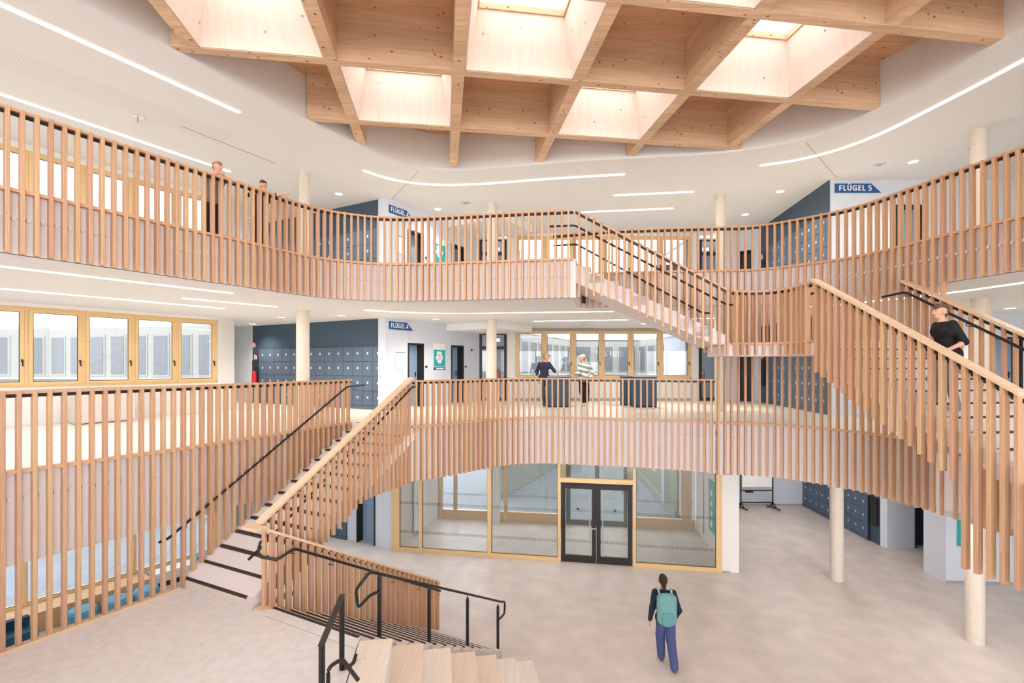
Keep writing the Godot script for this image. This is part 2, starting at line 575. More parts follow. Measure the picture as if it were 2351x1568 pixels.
func structure() -> void:
	# ground
	struct_put("floor", prism([Vector2(-17.2, -5), Vector2(-17.2, 1.6), Vector2(-8.58, 14.17), Vector2(-10.2, 17.75), Vector2(-4.0, 18.3), Vector2(-2.9, 18.5), Vector2(6.6, 17.2), Vector2(6.6, 20.6), Vector2(16, 20.6), Vector2(16, -5)], -0.3, GF), M.floor_ground, Transform3D.IDENTITY, "beige mottled ground floor of the hall")
	struct_put("ground", prism([Vector2(-60, -20), Vector2(-60, 70), Vector2(60, 70), Vector2(60, -20)], -0.6, -0.32), M.paving, Transform3D.IDENTITY, "pale paving outside the windows")
	# first floor
	var near_first := [Vector2(7.24, 8.3), Vector2(7.4, 7.0), Vector2(7.55, 5.8), Vector2(5.75, 5.42), Vector2(5.5, 4.0), Vector2(5.2, 2.0), Vector2(4.5, 0.6), Vector2(2.0, 0.3), Vector2(-3.0, 0.3), Vector2(-6.0, 0.6), Vector2(-7.2, 1.6)]
	var r_part := dense(right_curve.slice(5, 14))
	var hole1: Array = shifted(dense(first_left_curve), 0.07) + shifted(dense(first_mid_curve), 0.07) + shifted(r_part, 0.07) + near_first
	var f1 := struct_put("floor", ring_slab(hole1, outline, F1 - 0.16, F1), M.floor_upper, Transform3D.IDENTITY, "pale first-floor gallery floor")
	struct_put("ceiling", ring_slab(hole1, outline, SLAT1_BOTTOM, SLAT1_BOTTOM + 0.1), M.ceiling, Transform3D.IDENTITY, "white ceiling under the first-floor gallery")
	put("ceiling", prism([Vector2(6.4, 12.9), Vector2(6.4, 20.6), Vector2(16, 20.6), Vector2(16, 12.9)], SLAT1_BOTTOM, SLAT1_BOTTOM + 0.1), M.ceiling, f1)
	for part in [dense(first_left_curve), dense(first_mid_curve), r_part]:
		put("fascia", ribbon(part, flat(SLAT1_BOTTOM), flat(F1), 0.06, 0.12), M.fascia, f1)
	put("fascia", ribbon(near_first, flat(SLAT1_BOTTOM), flat(F1), 0.0, 0.06), M.fascia, f1)
	# second floor
	var near_second := [Vector2(7.5, 4.0), Vector2(6.5, 1.0), Vector2(4.0, -1.5), Vector2(0.0, -2.2), Vector2(-4.0, -1.5), Vector2(-6.8, 0.8)]
	var rc := dense(right_curve)
	var rc2 := dense(right_curve.slice(1))
	var hole2: Array = shifted(dense(left_curve), 0.07) + [Vector2(1.62, 11.72)] + shifted(rc2.slice(3), 0.07) + near_second
	var f2 := struct_put("floor", ring_slab(hole2, outline, F2 - 0.16, F2), M.floor_upper, Transform3D.IDENTITY, "pale second-floor gallery floor")
	struct_put("ceiling", ring_slab(hole2, outline, CEIL1, CEIL1 + 0.1), M.ceiling, Transform3D.IDENTITY, "white ceiling under the second-floor gallery")
	put("fascia", ribbon(dense(left_curve), flat(CEIL1), flat(F2), 0.06, 0.12), M.fascia, f2)
	put("fascia", ribbon(rc2.slice(3), flat(CEIL1), flat(F2), 0.06, 0.12), M.fascia, f2)
	put("fascia", ribbon([Vector2(7.5, 4.5)] + near_second + [Vector2(-7.45, 3.2)], flat(CEIL1), flat(F2), 0.0, 0.06), M.fascia, f2)
	put("fascia", ribbon([Vector2(1.26, 10.03), Vector2(1.62, 11.76)], flat(CEIL1), flat(F2), -0.06, 0.0), M.fascia, f2)
	# roof ceiling with its curved opening
	var near_open := [Vector2(6.5, 0.0), Vector2(4.0, -2.5), Vector2(0.0, -3.2), Vector2(-4.0, -2.6), Vector2(-6.9, 0.0)]
	var oc := dense(opening_curve)
	var hole3: Array = oc + near_open
	struct_put("ceiling", ring_slab(hole3, outline, CEIL2, CEIL2 + 0.06), M.ceiling, Transform3D.IDENTITY, "white top-floor ceiling round the curved roof opening")
	var closed: Array = oc + near_open + [oc[0]]
	struct_put("ceiling_upstand", ribbon(closed, flat(CEIL2 + 0.03), flat(11.72), 0.012, 0.08), M.white, Transform3D.IDENTITY, "curved white upstand of the roof opening")
	# outer shell behind and beside the camera
	wall("wall_left", Vector2(-17.2, -5), Vector2(-17.2, 1.6), -0.3, 11.9, 0.3, M.white)
	wall("wall_right", Vector2(16, 20.6), Vector2(16, -5), -0.3, 11.9, 0.3, M.white)
	# entry landing
	var l := struct_put("floor_landing", prism([Vector2(-7.9, 3.2), Vector2(-6.98, 5.0), Vector2(-6.3, 6.12), Vector2(-5.37, 7.86), Vector2(-3.72, 7.05), Vector2(-3.62, 7.25), Vector2(-1.99, 6.39), Vector2(-1.96, 6.1), Vector2(-1.3, 1.5), Vector2(-7.9, 1.5)], LAND - 0.3, LAND), M.floor_landing, Transform3D.IDENTITY, "pale landing between the two lower flights")
	put("joint", bm(Vector3(1.75, 0.002, 0.007)), M.mark, l, place(Vector2(-2.72, 6.49), LAND + 0.001, yaw_of(Vector2(0.888, -0.46))))
	wall("wall_landing", Vector2(-7.9, 1.5), Vector2(-1.3, 1.5), 0, LAND - 0.3, 0.2, M.white)
	# columns
	for c in [[Vector2(-5.34, 12.4), 4.48, 7.2, 0.16, "round concrete column before the blue lockers of the first floor"], [Vector2(-0.63, 14.85), 4.48, 7.2, 0.16, "round concrete column beside the corridor door of the first floor"], [Vector2(6.05, 14.1), 4.48, 7.2, 0.16, "round concrete column behind the slat screen of the first floor"], [Vector2(9.75, 10.1), 4.48, 7.2, 0.16, "round concrete column by the pale blue wall of the first floor"], [Vector2(-5.34, 12.5), 8.0, 10.75, 0.135, "slim concrete column before the blue lockers of the top floor"], [Vector2(-0.63, 14.9), 8.0, 10.75, 0.135, "slim concrete column near the corridor of the top floor"], [Vector2(6.1, 14.2), 8.0, 10.75, 0.135, "slim concrete column before the top floor windows"], [Vector2(9.8, 10.2), 8.0, 10.75, 0.135, "slim concrete column by the wing five wall"], [Vector2(8.79, 13.15), 0.0, 3.3, 0.16, "round concrete column before the ground floor lockers"], [Vector2(9.72, 10.2), 0.0, 3.3, 0.16, "round concrete column under the stair on the ground floor"]]:
		var h: float = c[2] - c[1]
		var r: float = c[3]
		struct_put("column", lathe([Vector2(r, 0.0), Vector2(r, h)], 24), M.concrete, place(c[0], c[1]), c[4])

func shifted(poly: Array, o: float) -> Array:
	var n := normals_of(poly)
	var out := []
	for i in poly.size():
		out.append(poly[i] + n[i] * o)
	return out

# ---------- timber roof grid with skylights ----------
func roof_grid() -> void:
	var a := Vector2(0.9898, 0.1426)
	var b := Vector2(-0.1426, 0.9898)
	var o := Vector2(-0.9, 8.23) + b * 0.08
	var pa := 2.085
	var pb := 2.0
	var y0 := 10.8
	var y1 := 11.67
	var hole := dense(opening_curve) + [Vector2(6.5, 0.0), Vector2(4.0, -2.5), Vector2(0.0, -3.2), Vector2(-4.0, -2.6), Vector2(-6.9, 0.0)]
	var poly := PackedVector2Array(hole)
	# long beams, cut where they meet the upstand
	for j in range(-5, 2):
		var lo := 99.0
		var hi := -99.0
		for k in range(-900, 1000):
			var p: Vector2 = o + b * pb * j + a * (k * 0.01)
			if Geometry2D.is_point_in_polygon(p, poly):
				lo = minf(lo, k * 0.01)
				hi = maxf(hi, k * 0.01)
		if hi < lo:
			continue
		var p0: Vector2 = o + b * pb * j + a * (lo - 0.02)
		var p1: Vector2 = o + b * pb * j + a * (hi + 0.02)
		struct_put("beam", bm(Vector3(p0.distance_to(p1), y1 - y0, 0.16)), M.beam, place((p0 + p1) * 0.5, (y0 + y1) * 0.5, yaw_of(a)), "long knotty timber roof beam")
	for i in range(-3, 5):
		for j in range(-6, 2):
			# cross beam segment on line i between long beams j and j+1
			var q0: Vector2 = o + a * pa * i + b * (pb * j + 0.08)
			var q1: Vector2 = o + a * pa * i + b * (pb * (j + 1) - 0.08)
			var t0 := 2.0
			var t1 := -1.0
			for k in 101:
				if Geometry2D.is_point_in_polygon(q0.lerp(q1, k * 0.01), poly):
					t0 = minf(t0, k * 0.01)
					t1 = maxf(t1, k * 0.01)
			if (t1 - t0) * q0.distance_to(q1) > 0.5:
				var u0 := q0.lerp(q1, t0)
				var u1 := q0.lerp(q1, t1)
				struct_put("beam", bm(Vector3(u0.distance_to(u1), y1 - y0 - 0.004, 0.2)), M.beam, place((u0 + u1) * 0.5, (y0 + y1) * 0.5 + 0.002, yaw_of(b)), "short knotty timber cross beam of the roof grid")
	for i in range(-5, 6):
		for j in range(-7, 3):
			var c: Vector2 = o + a * pa * (i + 0.5) + b * pb * (j + 0.5)
			var inside := true
			var any := false
			for k in [[-1, -1], [1, -1], [1, 1], [-1, 1]]:
				var p: Vector2 = c + a * k[0] * (pa * 0.5 - 0.15) + b * k[1] * (pb * 0.5 - 0.15)
				if Geometry2D.is_point_in_polygon(p, poly):
					any = true
				else:
					inside = false
			var sky: bool = posmod(i + j, 2) == 1 and inside
			if sky:
				skylight(c, a, b, pa * 0.5 - 0.1, pb * 0.5 - 0.08, y0, 11.85)
			elif any or Geometry2D.is_point_in_polygon(c, poly) or c.distance_to(Vector2(0.5, 4)) < 14.0:
				struct_put("ceiling_panel", bm(Vector3(pa + 0.02, 0.08, pb + 0.02)), M.clt, place(c, y1 + 0.04, yaw_of(a)), "closed timber panel of the roof grid")

func skylight(c: Vector2, a: Vector2, b: Vector2, ha: float, hb: float, y0: float, y1: float) -> void:
	var t := struct_node("skylight", "flared plywood skylight shaft open to the white sky")
	var inset := 0.22
	var g := 0.022
	var lo := []
	var hi := []
	for k in [[-1, -1], [1, -1], [1, 1], [-1, 1]]:
		lo.append(V(c + a * k[0] * (ha - g) + b * k[1] * (hb - g), y0 + 0.012))
		hi.append(V(c + a * k[0] * (ha - inset) + b * k[1] * (hb - inset), y1))
	for k in 4:
		var st := begin()
		var k2 := (k + 1) % 4
		var outw: Vector3 = (lo[k] + lo[k2]) * 0.5 - V(c, y0)
		outw.y = 0
		outw = outw.normalized() * 0.02
		quad(st, lo[k], hi[k], hi[k2], lo[k2])
		quad(st, lo[k] + outw, lo[k2] + outw, hi[k2] + outw, hi[k] + outw)
		quad(st, lo[k], lo[k2], lo[k2] + outw, lo[k] + outw)
		quad(st, hi[k], hi[k] + outw, hi[k2] + outw, hi[k2])
		put("lining", done(st), M.shaft, t)
	var w := (ha - inset) * 2.0 + 0.06
	var d := (hb - inset) * 2.0 + 0.06
	put("pane", bm(Vector3(w, 0.02, d)), M.pane_opal, t, place(c, y1 + 0.02, yaw_of(a)))
	# roof round the opening
	for s in [-1, 1]:
		put("roof_edge", bm(Vector3(2.2, 0.1, 0.45)), M.clt, t, place(c + b * s * (hb - inset + 0.22), y1 - 0.06, yaw_of(a)))
		put("roof_edge", bm(Vector3(0.45, 0.1, 1.4)), M.clt, t, place(c + a * s * (ha - inset + 0.22), y1 - 0.06, yaw_of(a)))

# ---------- slatted railings ----------
func fence(t: Node3D, poly: Array, spacing: float, top: Callable, bot: Callable, opt := {}) -> void:
	var w: float = opt.get("w", 0.043)
	var dep: float = opt.get("dep", 0.095)
	var wide: bool = opt.get("wide", false)
	var start: float = opt.get("start", spacing * 0.5)
	for q in walk(poly, spacing, start):
		var s: float = q[2]
		var y1: float = snappedf(top.call(s), 0.01)
		var y0: float = snappedf(bot.call(s), 0.01)
		if opt.has("tall") and s > opt.tall[0] and s < opt.tall[1]:
			y0 = opt.tall[2]
		put("slat", bm(Vector3(w, y1 - y0, dep)), M.slats[rng.randi() % M.slats.size()], t, place(q[0], (y0 + y1) * 0.5, yaw_of(q[1])))
	var up := func(s): return top.call(s) - 0.002
	var dn := func(s): return top.call(s) - 0.036
	if wide:
		put("handrail_cap", ribbon(poly, func(s): return top.call(s) - 0.005, func(s): return top.call(s) + 0.042, -0.06, 0.085), M.cap, t)
	else:
		put("top_rail", ribbon(poly, dn, up, -0.03, 0.042), M.strip, t)
	put("steel_bar", ribbon(poly, func(s): return top.call(s) - 0.085, func(s): return top.call(s) - 0.04, 0.014, 0.026), M.steel, t)

func floor_strip(t: Node3D, poly: Array, y: float, spacing: float, rod := true) -> void:
	put("floor_strip", ribbon(poly, flat(y - 0.035), flat(y + 0.008), -0.02, 0.06), M.strip, t)
	if rod:
		put("rod", ribbon(poly, flat(y - 0.35), flat(y - 0.333), 0.04, 0.058), M.fascia, t)
		var st := begin()
		for q in walk(poly, spacing, spacing):
			box_to(st, Vector3(0.035, 0.045, 0.04), place(q[0] + Vector2(-q[1].y, q[1].x) * 0.048, y - 0.36, yaw_of(q[1])))
		var o := put("spacer", done(st), M.fascia, t)
		o.set_meta("kind", "stuff")

func cut(poly: Array, s0: float, s1: float) -> Array:
	var out := []
	var s := 0.0
	for i in poly.size() - 1:
		var l: float = poly[i].distance_to(poly[i + 1])
		if s + l >= s0 and s <= s1:
			if out.is_empty():
				out.append(poly[i].lerp(poly[i + 1], clampf((s0 - s) / l, 0, 1)))
			out.append(poly[i].lerp(poly[i + 1], clampf((s1 - s) / l, 0, 1)))
		s += l
	return out

func line(a: Vector2, b: Vector2, n := 24) -> Array:
	var out := []
	for i in n + 1:
		out.append(a.lerp(b, float(i) / n))
	return out

func handrail(t: Node3D, pts: Array, r := 0.021) -> void:
	# rounded corners
	var out := [pts[0]]
	for i in range(1, pts.size() - 1):
		var p: Vector3 = pts[i]
		var a: Vector3 = p + (pts[i - 1] - p).normalized() * minf(0.06, p.distance_to(pts[i - 1]) * 0.4)
		var b: Vector3 = p + (pts[i + 1] - p).normalized() * minf(0.06, p.distance_to(pts[i + 1]) * 0.4)
		for k in 5:
			var f := k / 4.0
			out.append(a.lerp(p, f).lerp(p.lerp(b, f), f))
	out.append(pts[-1])
	tube("handrail", out, r, M.steel, t, 10)

func bracket(t: Node3D, p: Vector3, to_wall: Vector3) -> void:
	tube("bracket", [p + Vector3(0, -0.01, 0), p + Vector3(0, -0.07, 0), p + Vector3(0, -0.075, 0) + to_wall], 0.008, M.steel, t, 6)

func railings() -> void:
	# top floor, curved side
	var t := thing("railing", "curved timber slat railing with two youths leaning over it on the top floor", "railing")
	var poly := dense(left_curve)
	fence(t, poly, 0.136, flat(F2 + RAIL), flat(SLAT2_BOTTOM))
	floor_strip(t, poly, F2, 0.136)
	# top floor, other side: hangs to the stair, becomes a full-height screen, then ends at the ceiling
	t = thing("slat_screen", "tall timber slat screen running from the top floor railing down past the first floor", "railing")
	poly = dense(right_curve)
	var total := length_of(poly)
	var s_at := func(p: Vector2) -> float:
		var best := 99.0
		var at := 0.0
		var s := 0.0
		for i in poly.size():
			if i > 0:
				s += poly[i - 1].distance_to(poly[i])
			if poly[i].distance_to(p) < best:
				best = poly[i].distance_to(p)
				at = s
		return at
	var s_flight: float = s_at.call(Vector2(1.62, 11.7))
	var s_full: float = s_at.call(Vector2(4.7, 11.21))
	var s_end: float = s_at.call(Vector2(7.27, 8.1))
	var under := func(s):
		if s < s_flight or s > s_end:
			return SLAT2_BOTTOM
		if s > s_full:
			return SLAT1_BOTTOM
		return maxf(minf(SLAT2_BOTTOM, F2 - 0.62 * (s - s_flight) - 0.1), 6.0)
	fence(t, poly, 0.15, flat(F2 + RAIL), under)
	floor_strip(t, cut(poly, s_flight + 0.1, total), F2, 0.15)
	floor_strip(t, cut(poly, s_full, s_end + 0.3), F1, 0.15)
	for q in walk(line(Vector2(7.28, 8.0), Vector2(7.5, 6.1)), 0.15, 0.05):
		put("slat", bm(Vector3(0.043, F1 - SLAT1_BOTTOM, 0.095)), M.slats[rng.randi() % M.slats.size()], t, place(q[0], (F1 + SLAT1_BOTTOM) * 0.5, yaw_of(q[1])))
	# first floor, curved end beyond the stair head
	t = thing("railing", "curved timber slat railing before the blue standing tables on the first floor", "railing")
	poly = dense(first_mid_curve)
	fence(t, poly, 0.146, flat(F1 + RAIL), flat(SLAT1_BOTTOM))
	floor_strip(t, poly, F1, 0.146)
	# first floor, side with slats down to the landing
	t = thing("railing", "tall timber slat railing standing on the landing below the first floor windows", "railing")
	poly = dense(first_left_curve)
	var corner := Vector2(-5.42, 7.86)
	var s_c := 0.0
	var s := 0.0
	var best := 99.0
	for i in poly.size():
		if i > 0:
			s += poly[i - 1].distance_to(poly[i])
		if poly[i].distance_to(corner) < best:
			best = poly[i].distance_to(corner)
			s_c = s
	fence(t, poly, 0.148, flat(F1 + RAIL), func(x): return LAND + 0.02 if x < s_c + 0.1 else minf(LAND - 0.1 + 0.56 * (x - s_c), F1 - 0.5))
	floor_strip(t, poly, F1, 0.148)
	put("base_strip", ribbon(cut(poly, 0, s_c - 0.05), flat(LAND - 0.3), flat(LAND + 0.04), -0.055, 0.05), M.cap, t)
	# up flight from the landing: open side
	t = thing("stair_railing", "sloping timber slat railing with a flat oak cap on the flight up from the landing", "railing")
	poly = line(Vector2(-3.66, 7.06), Vector2(-2.17, 10.46))
	var ln := length_of(poly)
	fence(t, poly, 0.137, func(x): return lerpf(3.5, 5.5, x / ln), func(x): return minf(maxf(lerpf(3.5, 5.5, x / ln) - 1.4, LAND + 0.03), SLAT1_BOTTOM), {"wide": true, "w": 0.047, "dep": 0.065})
	put("base_strip", bm(Vector3(0.62, 0.035, 0.14)), M.cap, t, place(Vector2(-3.56, 7.32), LAND + 0.018, yaw_of(E_UP)))
	put("newel_cap", bm(Vector3(0.17, 0.036, 0.3)), M.cap, t, place(Vector2(-3.7, 6.98), 3.47, yaw_of(E_UP)))
	# down flight: closed slat side
	t = thing("stair_railing", "low timber slat railing with an oak cap along the flight down to the hall", "railing")
	poly = line(Vector2(-3.56, 7.08), Vector2(-1.62, 10.66))
	var ld := length_of(poly)
	fence(t, poly, 0.137, func(x): return lerpf(3.38, 1.05, x / ld), func(x): return maxf(LAND - 0.16 - 0.565 * maxf(0.0, x - 0.1), 0.02), {"wide": true, "w": 0.085, "dep": 0.05})
	# first to top floor: upper flight
	t = thing("stair_railing", "sloping timber slat railing of the upper flight to the top floor", "railing")
	poly = line(Vector2(1.3, 9.96), Vector2(4.2, 9.4))
	var lu := length_of(poly)
	fence(t, poly, 0.15, func(x): return lerpf(9.0, 7.26, x / lu), func(x): return clampf(lerpf(9.0, 7.26, x / lu) - 1.41, 6.0, SLAT2_BOTTOM), {"dep": 0.06})
	# mid landing
	t = thing("landing_railing", "curved timber slat railing of the half landing", "railing")
	poly = dense([Vector2(4.28, 9.42), Vector2(4.62, 9.5), Vector2(4.95, 9.42), Vector2(5.14, 9.2), Vector2(5.22, 8.9), Vector2(5.22, 8.48)], 0.05)
	fence(t, poly, 0.14, flat(MID + 1.02), flat(6.0))
	floor_strip(t, poly, MID, 0.14, false)
	# lower flight, open side
	t = thing("stair_railing", "sloping timber slat railing with wide oak cap on the flight below the half landing", "railing")
	poly = line(Vector2(5.22, 8.4), Vector2(5.72, 5.44))
	var lf := length_of(poly)
	fence(t, poly, 0.138, func(x): return lerpf(7.26, 5.46, x / lf), func(x): return lerpf(7.26, 5.46, x / lf) - 1.54 if x < lf * 0.77 else SLAT1_BOTTOM, {"wide": true, "w": 0.05, "dep": 0.085})
	# lower flight, far side
	t = thing("stair_railing", "sloping oak capped slat railing beside the screen on the flight below the half landing", "railing")
	poly = line(Vector2(7.06, 8.76), Vector2(7.52, 5.72))
	var lg := length_of(poly)
	fence(t, poly, 0.15, func(x): return lerpf(7.3, 5.5, x / lg), func(x): return lerpf(7.3, 5.5, x / lg) - 1.3, {"wide": true, "dep": 0.06})

# ---------- stairs ----------
func flight(called: String, label: String, p: Vector2, e: Vector2, w: Vector2, width: float, n: int, riser: float, tread: float, y: float, soffit: float, lip := 0.02) -> Node3D:
	var t := thing(called, label, "stairs")
	var mid := w * width * 0.5
	for k in n - 1:
		var c := p + e * ((k + 0.5) * tread) + mid
		var st := put("step", bm(Vector3(tread + 0.02, riser + 0.03, width)), M.step, t, place(c + e * 0.01, y + (k + 0.5) * riser - 0.015, yaw_of(e)))
		if lip > 0.0:
			put("nosing", bm(Vector3(0.006, lip, width - 0.22)), M.nosing, st, Transform3D(Basis(), Vector3(-tread * 0.5 - 0.0125, riser * 0.5 + 0.015 - lip * 0.5, 0)))
		# dark nosing strip near the front edge of each tread
		put("nosing", bm(Vector3(0.06 if lip > 0.0 else 0.042, 0.006, width - 0.22)), M.nosing, st, Transform3D(Basis(), Vector3(-tread * 0.5 + (0.02 if lip > 0.0 else 0.04), riser * 0.5 + 0.0165, 0)))
	# nosing on the top edge
	put("nosing", bm(Vector3(0.05, 0.006, width - 0.22)), M.nosing, t, place(p + e * ((n - 1) * tread + 0.045) + mid, y + n * riser + 0.003, yaw_of(e)))
	# sloping soffit slab
	var run := (n - 1) * tread
	var h := (n - 1) * riser
	var prof := [Vector2(0.0, 0.0), Vector2(0.02, riser), Vector2(run, h + riser * 0.2), Vector2(run + 0.06, h), Vector2(run + 0.06, h - soffit), Vector2(soffit * 0.9, 0.0)]
	var st2 := begin()
	for i in prof.size():
		var a: Vector2 = prof[i]
		var b: Vector2 = prof[(i + 1) % prof.size()]
		quad(st2, V(p + e * a.x, y + a.y), V(p + e * b.x, y + b.y), V(p + e * b.x + w * width, y + b.y), V(p + e * a.x + w * width, y + a.y))
	for o in [Vector2.ZERO, w * width]:
		for i in range(1, prof.size() - 1):
			tri(st2, V(p + o + e * prof[0].x, y + prof[0].y), V(p + o + e * prof[i].x, y + prof[i].y), V(p + o + e * prof[i + 1].x, y + prof[i + 1].y))
	put("soffit", done(st2), M.fascia, t)
	return t

func stairs() -> void:
	var r := 0.16
	var w0 := Vector2(E_UP.y, -E_UP.x)
	var t := flight("staircase", "stair flight with dark nosings rising from the landing to the first floor", Vector2(-5.38, 7.86), E_UP, w0, 1.76, 14, r, 0.29, LAND, 0.13, 0.032)
	# side stringer on the slat side, black handrail along the tall slats
	var hr := thing("handrail", "black tube handrail on the tall slats beside the flight up from the landing", "handrail")
	var off := Vector2(-5.38, 7.86) + w0 * 0.1
	var e := E_UP
	handrail(hr, [V(off - e * 0.36, LAND + 0.83), V(off - e * 0.24, LAND + 0.84), V(off + e * 3.55, F1 + 0.84), V(off + e * 4.1, F1 + 0.86)])
	for k in [0.05, 0.75, 1.5, 2.25, 3.0, 3.8]:
		bracket(hr, V(off + e * k, LAND + 0.84 + minf((k + 0.24) / 3.79, 1.0) * 2.24), V(-w0 * 0.1, 0))
	# handrail on the inside of the open side
	hr = thing("handrail", "black tube handrail behind the oak capped slats of the flight up from the landing", "handrail")
	var off2 := Vector2(-3.66, 7.06) - w0 * 0.12
	handrail(hr, [V(off2 - e * 0.1, LAND + 0.75), V(off2 + e * 0.1, LAND + 0.86), V(off2 + e * 3.7, F1 + 0.86), V(off2 + e * 4.1, F1 + 0.87)])
	# down flight
	var wd := Vector2(E_DOWN.y, -E_DOWN.x)
	var top := Vector2(-3.62, 7.25)
	var bottom := top + E_DOWN * 0.283 * 13
	t = flight("staircase", "stair flight with dark nosings going down from the landing to the hall floor", bottom, -E_DOWN, wd, 1.95, 14, r, 0.283, GF, 0.3, 0.0)
	put("concrete_base", prism([top, top + wd * 1.95, bottom + wd * 1.95, bottom], 0.0, 0.05), M.white, t)
	hr = thing("handrail", "black tube handrail on the low slats of the flight down to the hall", "handrail")
	var oh := top + wd * 0.26
	handrail(hr, [V(oh - E_DOWN * 0.05 - wd * 0.22, LAND + 1.0), V(oh - E_DOWN * 0.16 - wd * 0.26, LAND + 0.98), V(oh - E_DOWN * 0.2 - wd * 0.24, LAND + 0.78), V(oh - E_DOWN * 0.05 - wd * 0.02, LAND + 0.72), V(oh + E_DOWN * 0.22, LAND + 0.8), V(oh + E_DOWN * 3.95, GF + 0.86)])
	for k in [0.0, 0.75, 1.5, 2.25, 3.0, 3.7]:
		bracket(hr, V(oh + E_DOWN * (0.22 + k), LAND + 0.79 - k * 0.592), V(-wd * 0.1, 0))
	var rail := thing("stair_guard", "black steel guard rail with square posts between the down flight and the seating steps", "railing")
	var og := top + wd * 1.8
	for k in [1, 5, 9, 13]:
		var p: Vector2 = og + E_DOWN * (0.283 * k + 0.1)
		var yb: float = maxf(LAND - r * (k + 1), 0.0)
		var ph: float = snappedf(LAND - 0.565 * (0.283 * k + 0.1) + 0.84 - yb, 0.01)
		put("post", bm(Vector3(0.045, ph, 0.045)), M.steel, rail, place(p, yb + ph * 0.5, yaw_of(E_DOWN)))
		put("post_tip", lathe([Vector2(0.026, 0.0), Vector2(0.01, 0.05), Vector2(0.001, 0.05)], 8), M.steel, rail, place(p, yb + ph))
	var y_of := func(k: float) -> float: return LAND - r * (k / 0.283) + 0.9
	handrail(rail, [V(og + E_DOWN * 0.36, LAND + 0.42), V(og + E_DOWN * 0.2, LAND + 0.44), V(og - E_DOWN * 0.02, LAND + 0.36), V(og - E_DOWN * 0.06, LAND + 0.62), V(og + E_DOWN * 0.2, y_of.call(0.25)), V(og + E_DOWN * 3.9, y_of.call(3.8)), V(og + E_DOWN * 4.08, y_of.call(3.9) - 0.02), V(og + E_DOWN * 4.05, y_of.call(3.9) - 0.26), V(og + E_DOWN * 3.82, y_of.call(3.9) - 0.27)])
	# seating steps
	var b := Vector2(-0.144, 0.9896)
	var a := Vector2(0.9896, 0.144)
	var tiers := thing("seating_steps", "tiers of pale wooden seating boards stepping down to the hall floor", "seating")
	for k in 7:
		var y: float = LAND + 0.03 - 0.32 * k
		var rt := Vector2(-1.55 + 0.32 * k, 6.28 + 0.45 * k)
		var c := rt - a * 0.2 - b * 1.6
		put("seat_board", bm(Vector3(0.41, 0.04, 3.2)), M.seat_warm if k in [1, 3, 4] else M.seat_pale, tiers, place(c, y - 0.02, yaw_of(a)))
		put("tier", bm(Vector3(0.42, y - 0.04, 3.24)), M.white, tiers, place(c - a * 0.01, (y - 0.04) * 0.5, yaw_of(a)))
	put("plinth", bm(Vector3(3.2, LAND - 0.01, 1.2)), M.white, tiers, place(Vector2(-3.6, 4.6), (LAND - 0.3) * 0.5, yaw_of(a)))
	# short guard on the landing
	rail = thing("landing_guard", "short black flat-bar guard rail standing on the landing by the seating boards", "railing")
	var g0 := Vector2(-1.99, 5.68)
	var g1 := Vector2(-1.84, 4.7)
	for g in [g0, g1]:
		put("post", bm(Vector3(0.012, 0.86, 0.06)), M.steel, rail, place(g, LAND + 0.43, yaw_of(b)))
		put("post", bm(Vector3(0.05, 0.86, 0.012)), M.steel, rail, place(g, LAND + 0.43, yaw_of(b)))
	bar("top_bar", V(g0 + b * 0.03, LAND + 0.865), V(g1 - b * 0.03, LAND + 0.865), 0.06, 0.014, M.steel, rail)
	handrail(rail, [V(g0 + a * 0.02 - b * 0.02, LAND + 0.03), V(g0 + a * 0.12 + b * 0.04, LAND + 0.03), V(g0 + a * 0.14 + b * 0.12, LAND + 0.1)])
	handrail(rail, [V(g0 - b * 0.62 - a * 0.02, LAND + 0.02), V(g0 - b * 0.6 - a * 0.02, LAND + 0.4), V(g0 - b * 0.5 + a * 0.1, LAND + 0.42), V(g0 - b * 0.85 + a * 0.32, LAND + 0.4)])
	# first floor to half landing, half landing to top floor
	t = flight("staircase", "lower stair flight from the first floor to the half landing", Vector2(5.76, 5.47), Vector2(-0.17, 0.985), Vector2(0.985, 0.17), 1.76, 11, r, 0.29, F1, 0.26)
	t = flight("staircase", "upper stair flight from the half landing to the top floor", Vector2(4.16, 9.46), Vector2(-0.98, 0.199), Vector2(0.199, 0.98), 1.76, 11, r, 0.29, MID, 0.3)
	struct_put("floor_half_landing", prism([Vector2(4.14, 9.46), Vector2(4.62, 9.56), Vector2(4.98, 9.46), Vector2(5.18, 9.22), Vector2(5.27, 8.9), Vector2(5.27, 8.35), Vector2(7.0, 8.66), Vector2(7.12, 8.9), Vector2(6.82, 9.8), Vector2(6.55, 10.2), Vector2(6.15, 10.6), Vector2(5.7, 10.94), Vector2(5.2, 11.1), Vector2(4.5, 11.18)], 5.99, MID), M.fascia, Transform3D.IDENTITY, "half landing slab between the two flights")
	hr = thing("handrail", "black tube handrail inside the slats of the upper flight", "handrail")
	handrail(hr, [Vector3(0.75, F2 + 0.7, -10.15), Vector3(1.3, F2 + 0.7, -10.06), Vector3(4.2, MID + 0.75, -9.5), Vector3(4.42, MID + 0.75, -9.56)])
	hr = thing("handrail", "black tube handrail on the far slats of the upper flight", "handrail")
	handrail(hr, [Vector3(1.0, F2 + 0.7, -11.76), Vector3(1.55, F2 + 0.7, -11.63), Vector3(4.35, MID + 0.75, -11.06), Vector3(4.55, MID + 0.75, -11.04)])
	for k in [0.2, 0.55, 0.9]:
		bracket(hr, Vector3(lerpf(1.55, 4.35, k), lerpf(F2 + 0.7, MID + 0.75, k), lerpf(-11.63, -11.06, k)), Vector3(0, 0, -0.09))
	hr = thing("handrail", "black tube handrail beside the slat screen on the flight below the half landing", "handrail")
